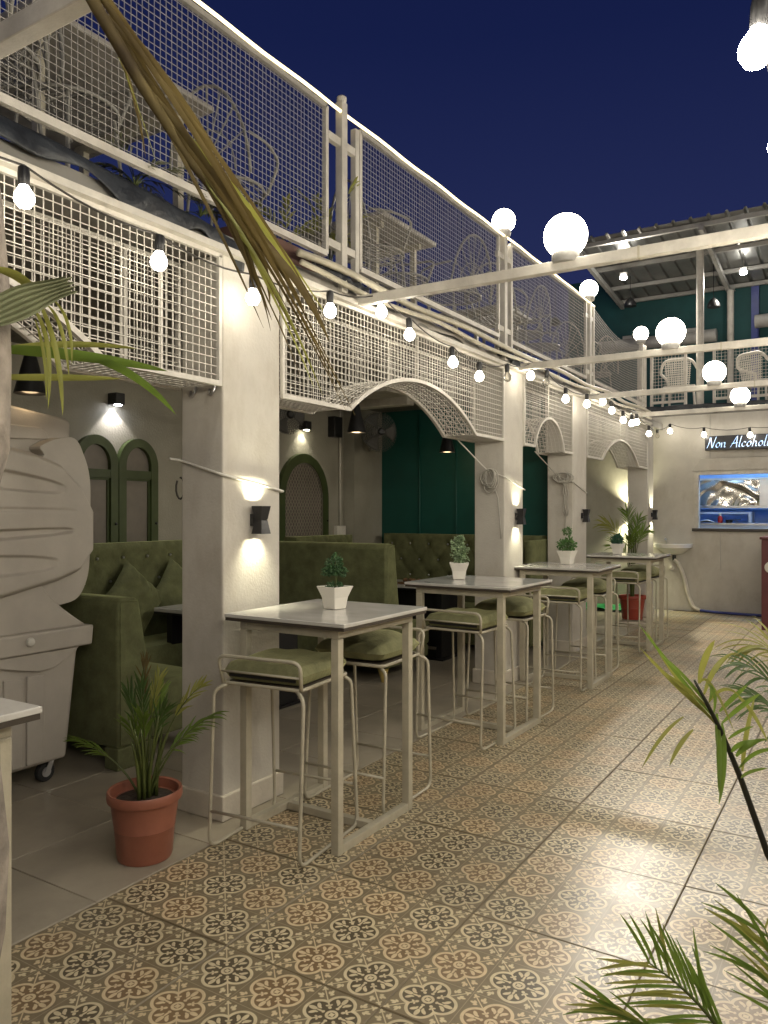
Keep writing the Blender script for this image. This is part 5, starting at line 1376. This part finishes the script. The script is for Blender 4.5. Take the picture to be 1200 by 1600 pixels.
flood((-3.37,12.8,5.33), 'glaring flood light under the tin roof above the globes', W_FLOOD, (-1.2,3.5,0)); flood((-1.67,13.5,5.32), 'smaller flood light under the tin roof at the right', W_FLOOD*.35, (-1.5,10,0))
# cane chairs on the back terrace
def cane_chair(x, y, rzz, lab):
    t = local('cane_chair', lab, 'chair', 'cane chairs on the back terrace')
    MB().tube(fillet([(-.27,-.18,.62),(-.29,.22,.66),(-.20,.32,.84),(.20,.32,.84),(.29,.22,.66),(.27,-.18,.62)], .12, 5), .022, 8).build('arm_loop', M['cane'], t, smooth=True)
    mb = MB()
    for i in range(12):
        a = -.19 + .38*i/11; mb.bar((a*.8,.27,.42),(a,.315,.83),.012,.006,up=(0,1,0))
    for j in range(12): mb.bar((-.17-.003*j,.268+.004*j,.44+.034*j),(.17+.003*j,.268+.004*j,.44+.034*j),.006,.012,up=(0,0,1))
    stuff(mb.build('woven_back', M['cane'], t, fix=False))
    MB().box(-.24,.24,-.22,.26,.40,.44).build('seat', M['cane'], t, bevel=.01)
    for sx in (-1,1):
        for sy in (-.2,.24): MB().tube([(sx*.22,sy,.41),(sx*.25,sy*1.1,0)], .018, 8).build('leg', M['cane'], t)
        MB().tube([(sx*.24,-.2,.42),(sx*.27,-.18,.62)], .018, 8).build('arm_post', M['cane'], t)
    t.location = (x,y,3.052); t.rotation_euler = (0,0,rzz)
cane_chair(-2.52,13.05,R(180),'pale cane chair behind the narrow back railing panel'); cane_chair(-1.35,13.1,R(150),'pale cane chair behind the wide back railing panel')

# ------------------------------------------------------------------ terrace furniture behind the mesh
ZT = 2.861
def wire_chair_parts(t):
    r = .009
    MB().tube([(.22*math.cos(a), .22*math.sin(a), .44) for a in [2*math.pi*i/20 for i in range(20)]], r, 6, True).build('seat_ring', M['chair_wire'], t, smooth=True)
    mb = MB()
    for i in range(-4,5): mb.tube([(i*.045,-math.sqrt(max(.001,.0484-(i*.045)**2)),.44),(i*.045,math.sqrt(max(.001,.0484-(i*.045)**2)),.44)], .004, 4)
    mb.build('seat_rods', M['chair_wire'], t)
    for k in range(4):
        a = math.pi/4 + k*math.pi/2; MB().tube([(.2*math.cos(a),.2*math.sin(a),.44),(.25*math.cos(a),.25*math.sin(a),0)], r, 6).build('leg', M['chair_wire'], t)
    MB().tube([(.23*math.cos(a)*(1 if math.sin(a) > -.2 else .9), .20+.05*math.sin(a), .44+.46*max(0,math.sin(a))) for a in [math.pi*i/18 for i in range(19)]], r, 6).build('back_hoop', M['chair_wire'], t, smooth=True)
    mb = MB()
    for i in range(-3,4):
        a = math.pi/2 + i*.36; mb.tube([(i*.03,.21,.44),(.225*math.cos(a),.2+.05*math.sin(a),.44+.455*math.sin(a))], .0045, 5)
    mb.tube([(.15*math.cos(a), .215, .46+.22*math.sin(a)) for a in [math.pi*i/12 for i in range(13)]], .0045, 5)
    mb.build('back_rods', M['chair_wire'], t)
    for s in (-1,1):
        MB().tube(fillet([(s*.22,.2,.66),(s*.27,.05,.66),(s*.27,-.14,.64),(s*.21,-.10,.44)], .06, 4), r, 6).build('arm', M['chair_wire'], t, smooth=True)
WC = local('wire_chair', 'white wire garden chair with hoop back behind the mesh, left of first post', 'chair', 'white wire chairs on the terrace'); wire_chair_parts(WC)
CH = [(-3.06,3.22,R(200),None),(-2.98,1.75,R(20),'white wire garden chair at the top left corner behind the mesh'),(-3.05,2.2,R(100),'white wire garden chair under the left terrace table'),
      (-2.95,4.58,R(160),'white wire garden chair just right of the first railing post'),(-2.95,5.85,R(250),'white wire garden chair right of the second terrace table'),(-3.1,5.2,R(80),'white wire garden chair beneath the second terrace table'),
      (-2.95,6.72,R(190),'white wire garden chair just right of the second railing post'),(-3.0,7.45,R(260),'white wire garden chair in the middle of the third railing panel'),(-3.05,8.1,R(90),'white wire garden chair at the right end of the third railing panel'),
      (-3.0,9.2,R(170),'white wire garden chair behind the sagging mesh, left one'),(-3.05,10.1,R(240),'white wire garden chair behind the sagging mesh, right one')]
for k, (x, y, rzz, lab) in enumerate(CH):
    o = WC if k == 0 else copy_tree(WC)
    o.location = (x,y,ZT); o.rotation_euler = (0,0,rzz)
    if lab: o['label'] = lab
for (x, y, w_, lab) in ((-3.42,2.45,.52,'square terrace table seen from below behind the left mesh panel'),(-3.28,5.0,.40,'square terrace table seen from below behind the second mesh panel'),(-3.5,7.7,.38,'square terrace table behind the third mesh panel')):
    t = thing('terrace_table', lab, 'table', (x,y,ZT), group='terrace tables')
    MB().box(x-w_,x+w_,y-w_,y+w_,ZT+.73,ZT+.76).build('tabletop', M['tarpw'], t, bevel=.004)
    for s in (-1,1):
        MB().box(x-w_+.08,x+w_-.08,y+s*(w_-.12)-.02,y+s*(w_-.12)+.02,ZT+.69,ZT+.729).build('apron', M['frame'], t)
        for q in (-1,1): MB().box(x+s*(w_-.14)-.02,x+s*(w_-.14)+.02,y+q*(w_-.12)-.019,y+q*(w_-.12)+.019,ZT,ZT+.689).build('leg', M['frame'], t)
rnd = random.Random(8)
for k, (x, y, h_, lab) in enumerate(((-2.82,3.45,.28,'small leafy plant behind the mesh left of the first railing post'),(-2.80,3.86,.52,'yellow green palm plant behind the first railing post'),(-2.78,2.35,.2,'dry weedy plant on the terrace edge above the black tarpaulin'),(-2.78,2.75,.16,'grey weedy plant at the right end of the black tarpaulin'))):
    t = thing('terrace_plant', lab, 'plant', (x,y,ZT), group='plants on the terrace edge')
    if k < 2: MB().lathe([(.05,0),(.07,.10),(.065,.10),(.06,.09)], 14, (x,y,ZT)).build('pot', M['brick'], t)
    for q in range(9 if k < 2 else 16):
        a = rnd.uniform(0,6.28); e = Vector((x,y,ZT)) + Vector((math.cos(a)*.16, math.sin(a)*.24, h_*rnd.uniform(.6,1.2)))
        frond(t, bez((x,y,ZT+.09),(x+math.cos(a)*.04,y+math.sin(a)*.04,ZT+h_*.9),e,6), .003, 5, .10 if k < 2 else .07, .018 if k < 2 else .010, M['stemg'], M['leafy'] if k < 2 else M['leafpale'], rnd, .5, False, .8, .5)
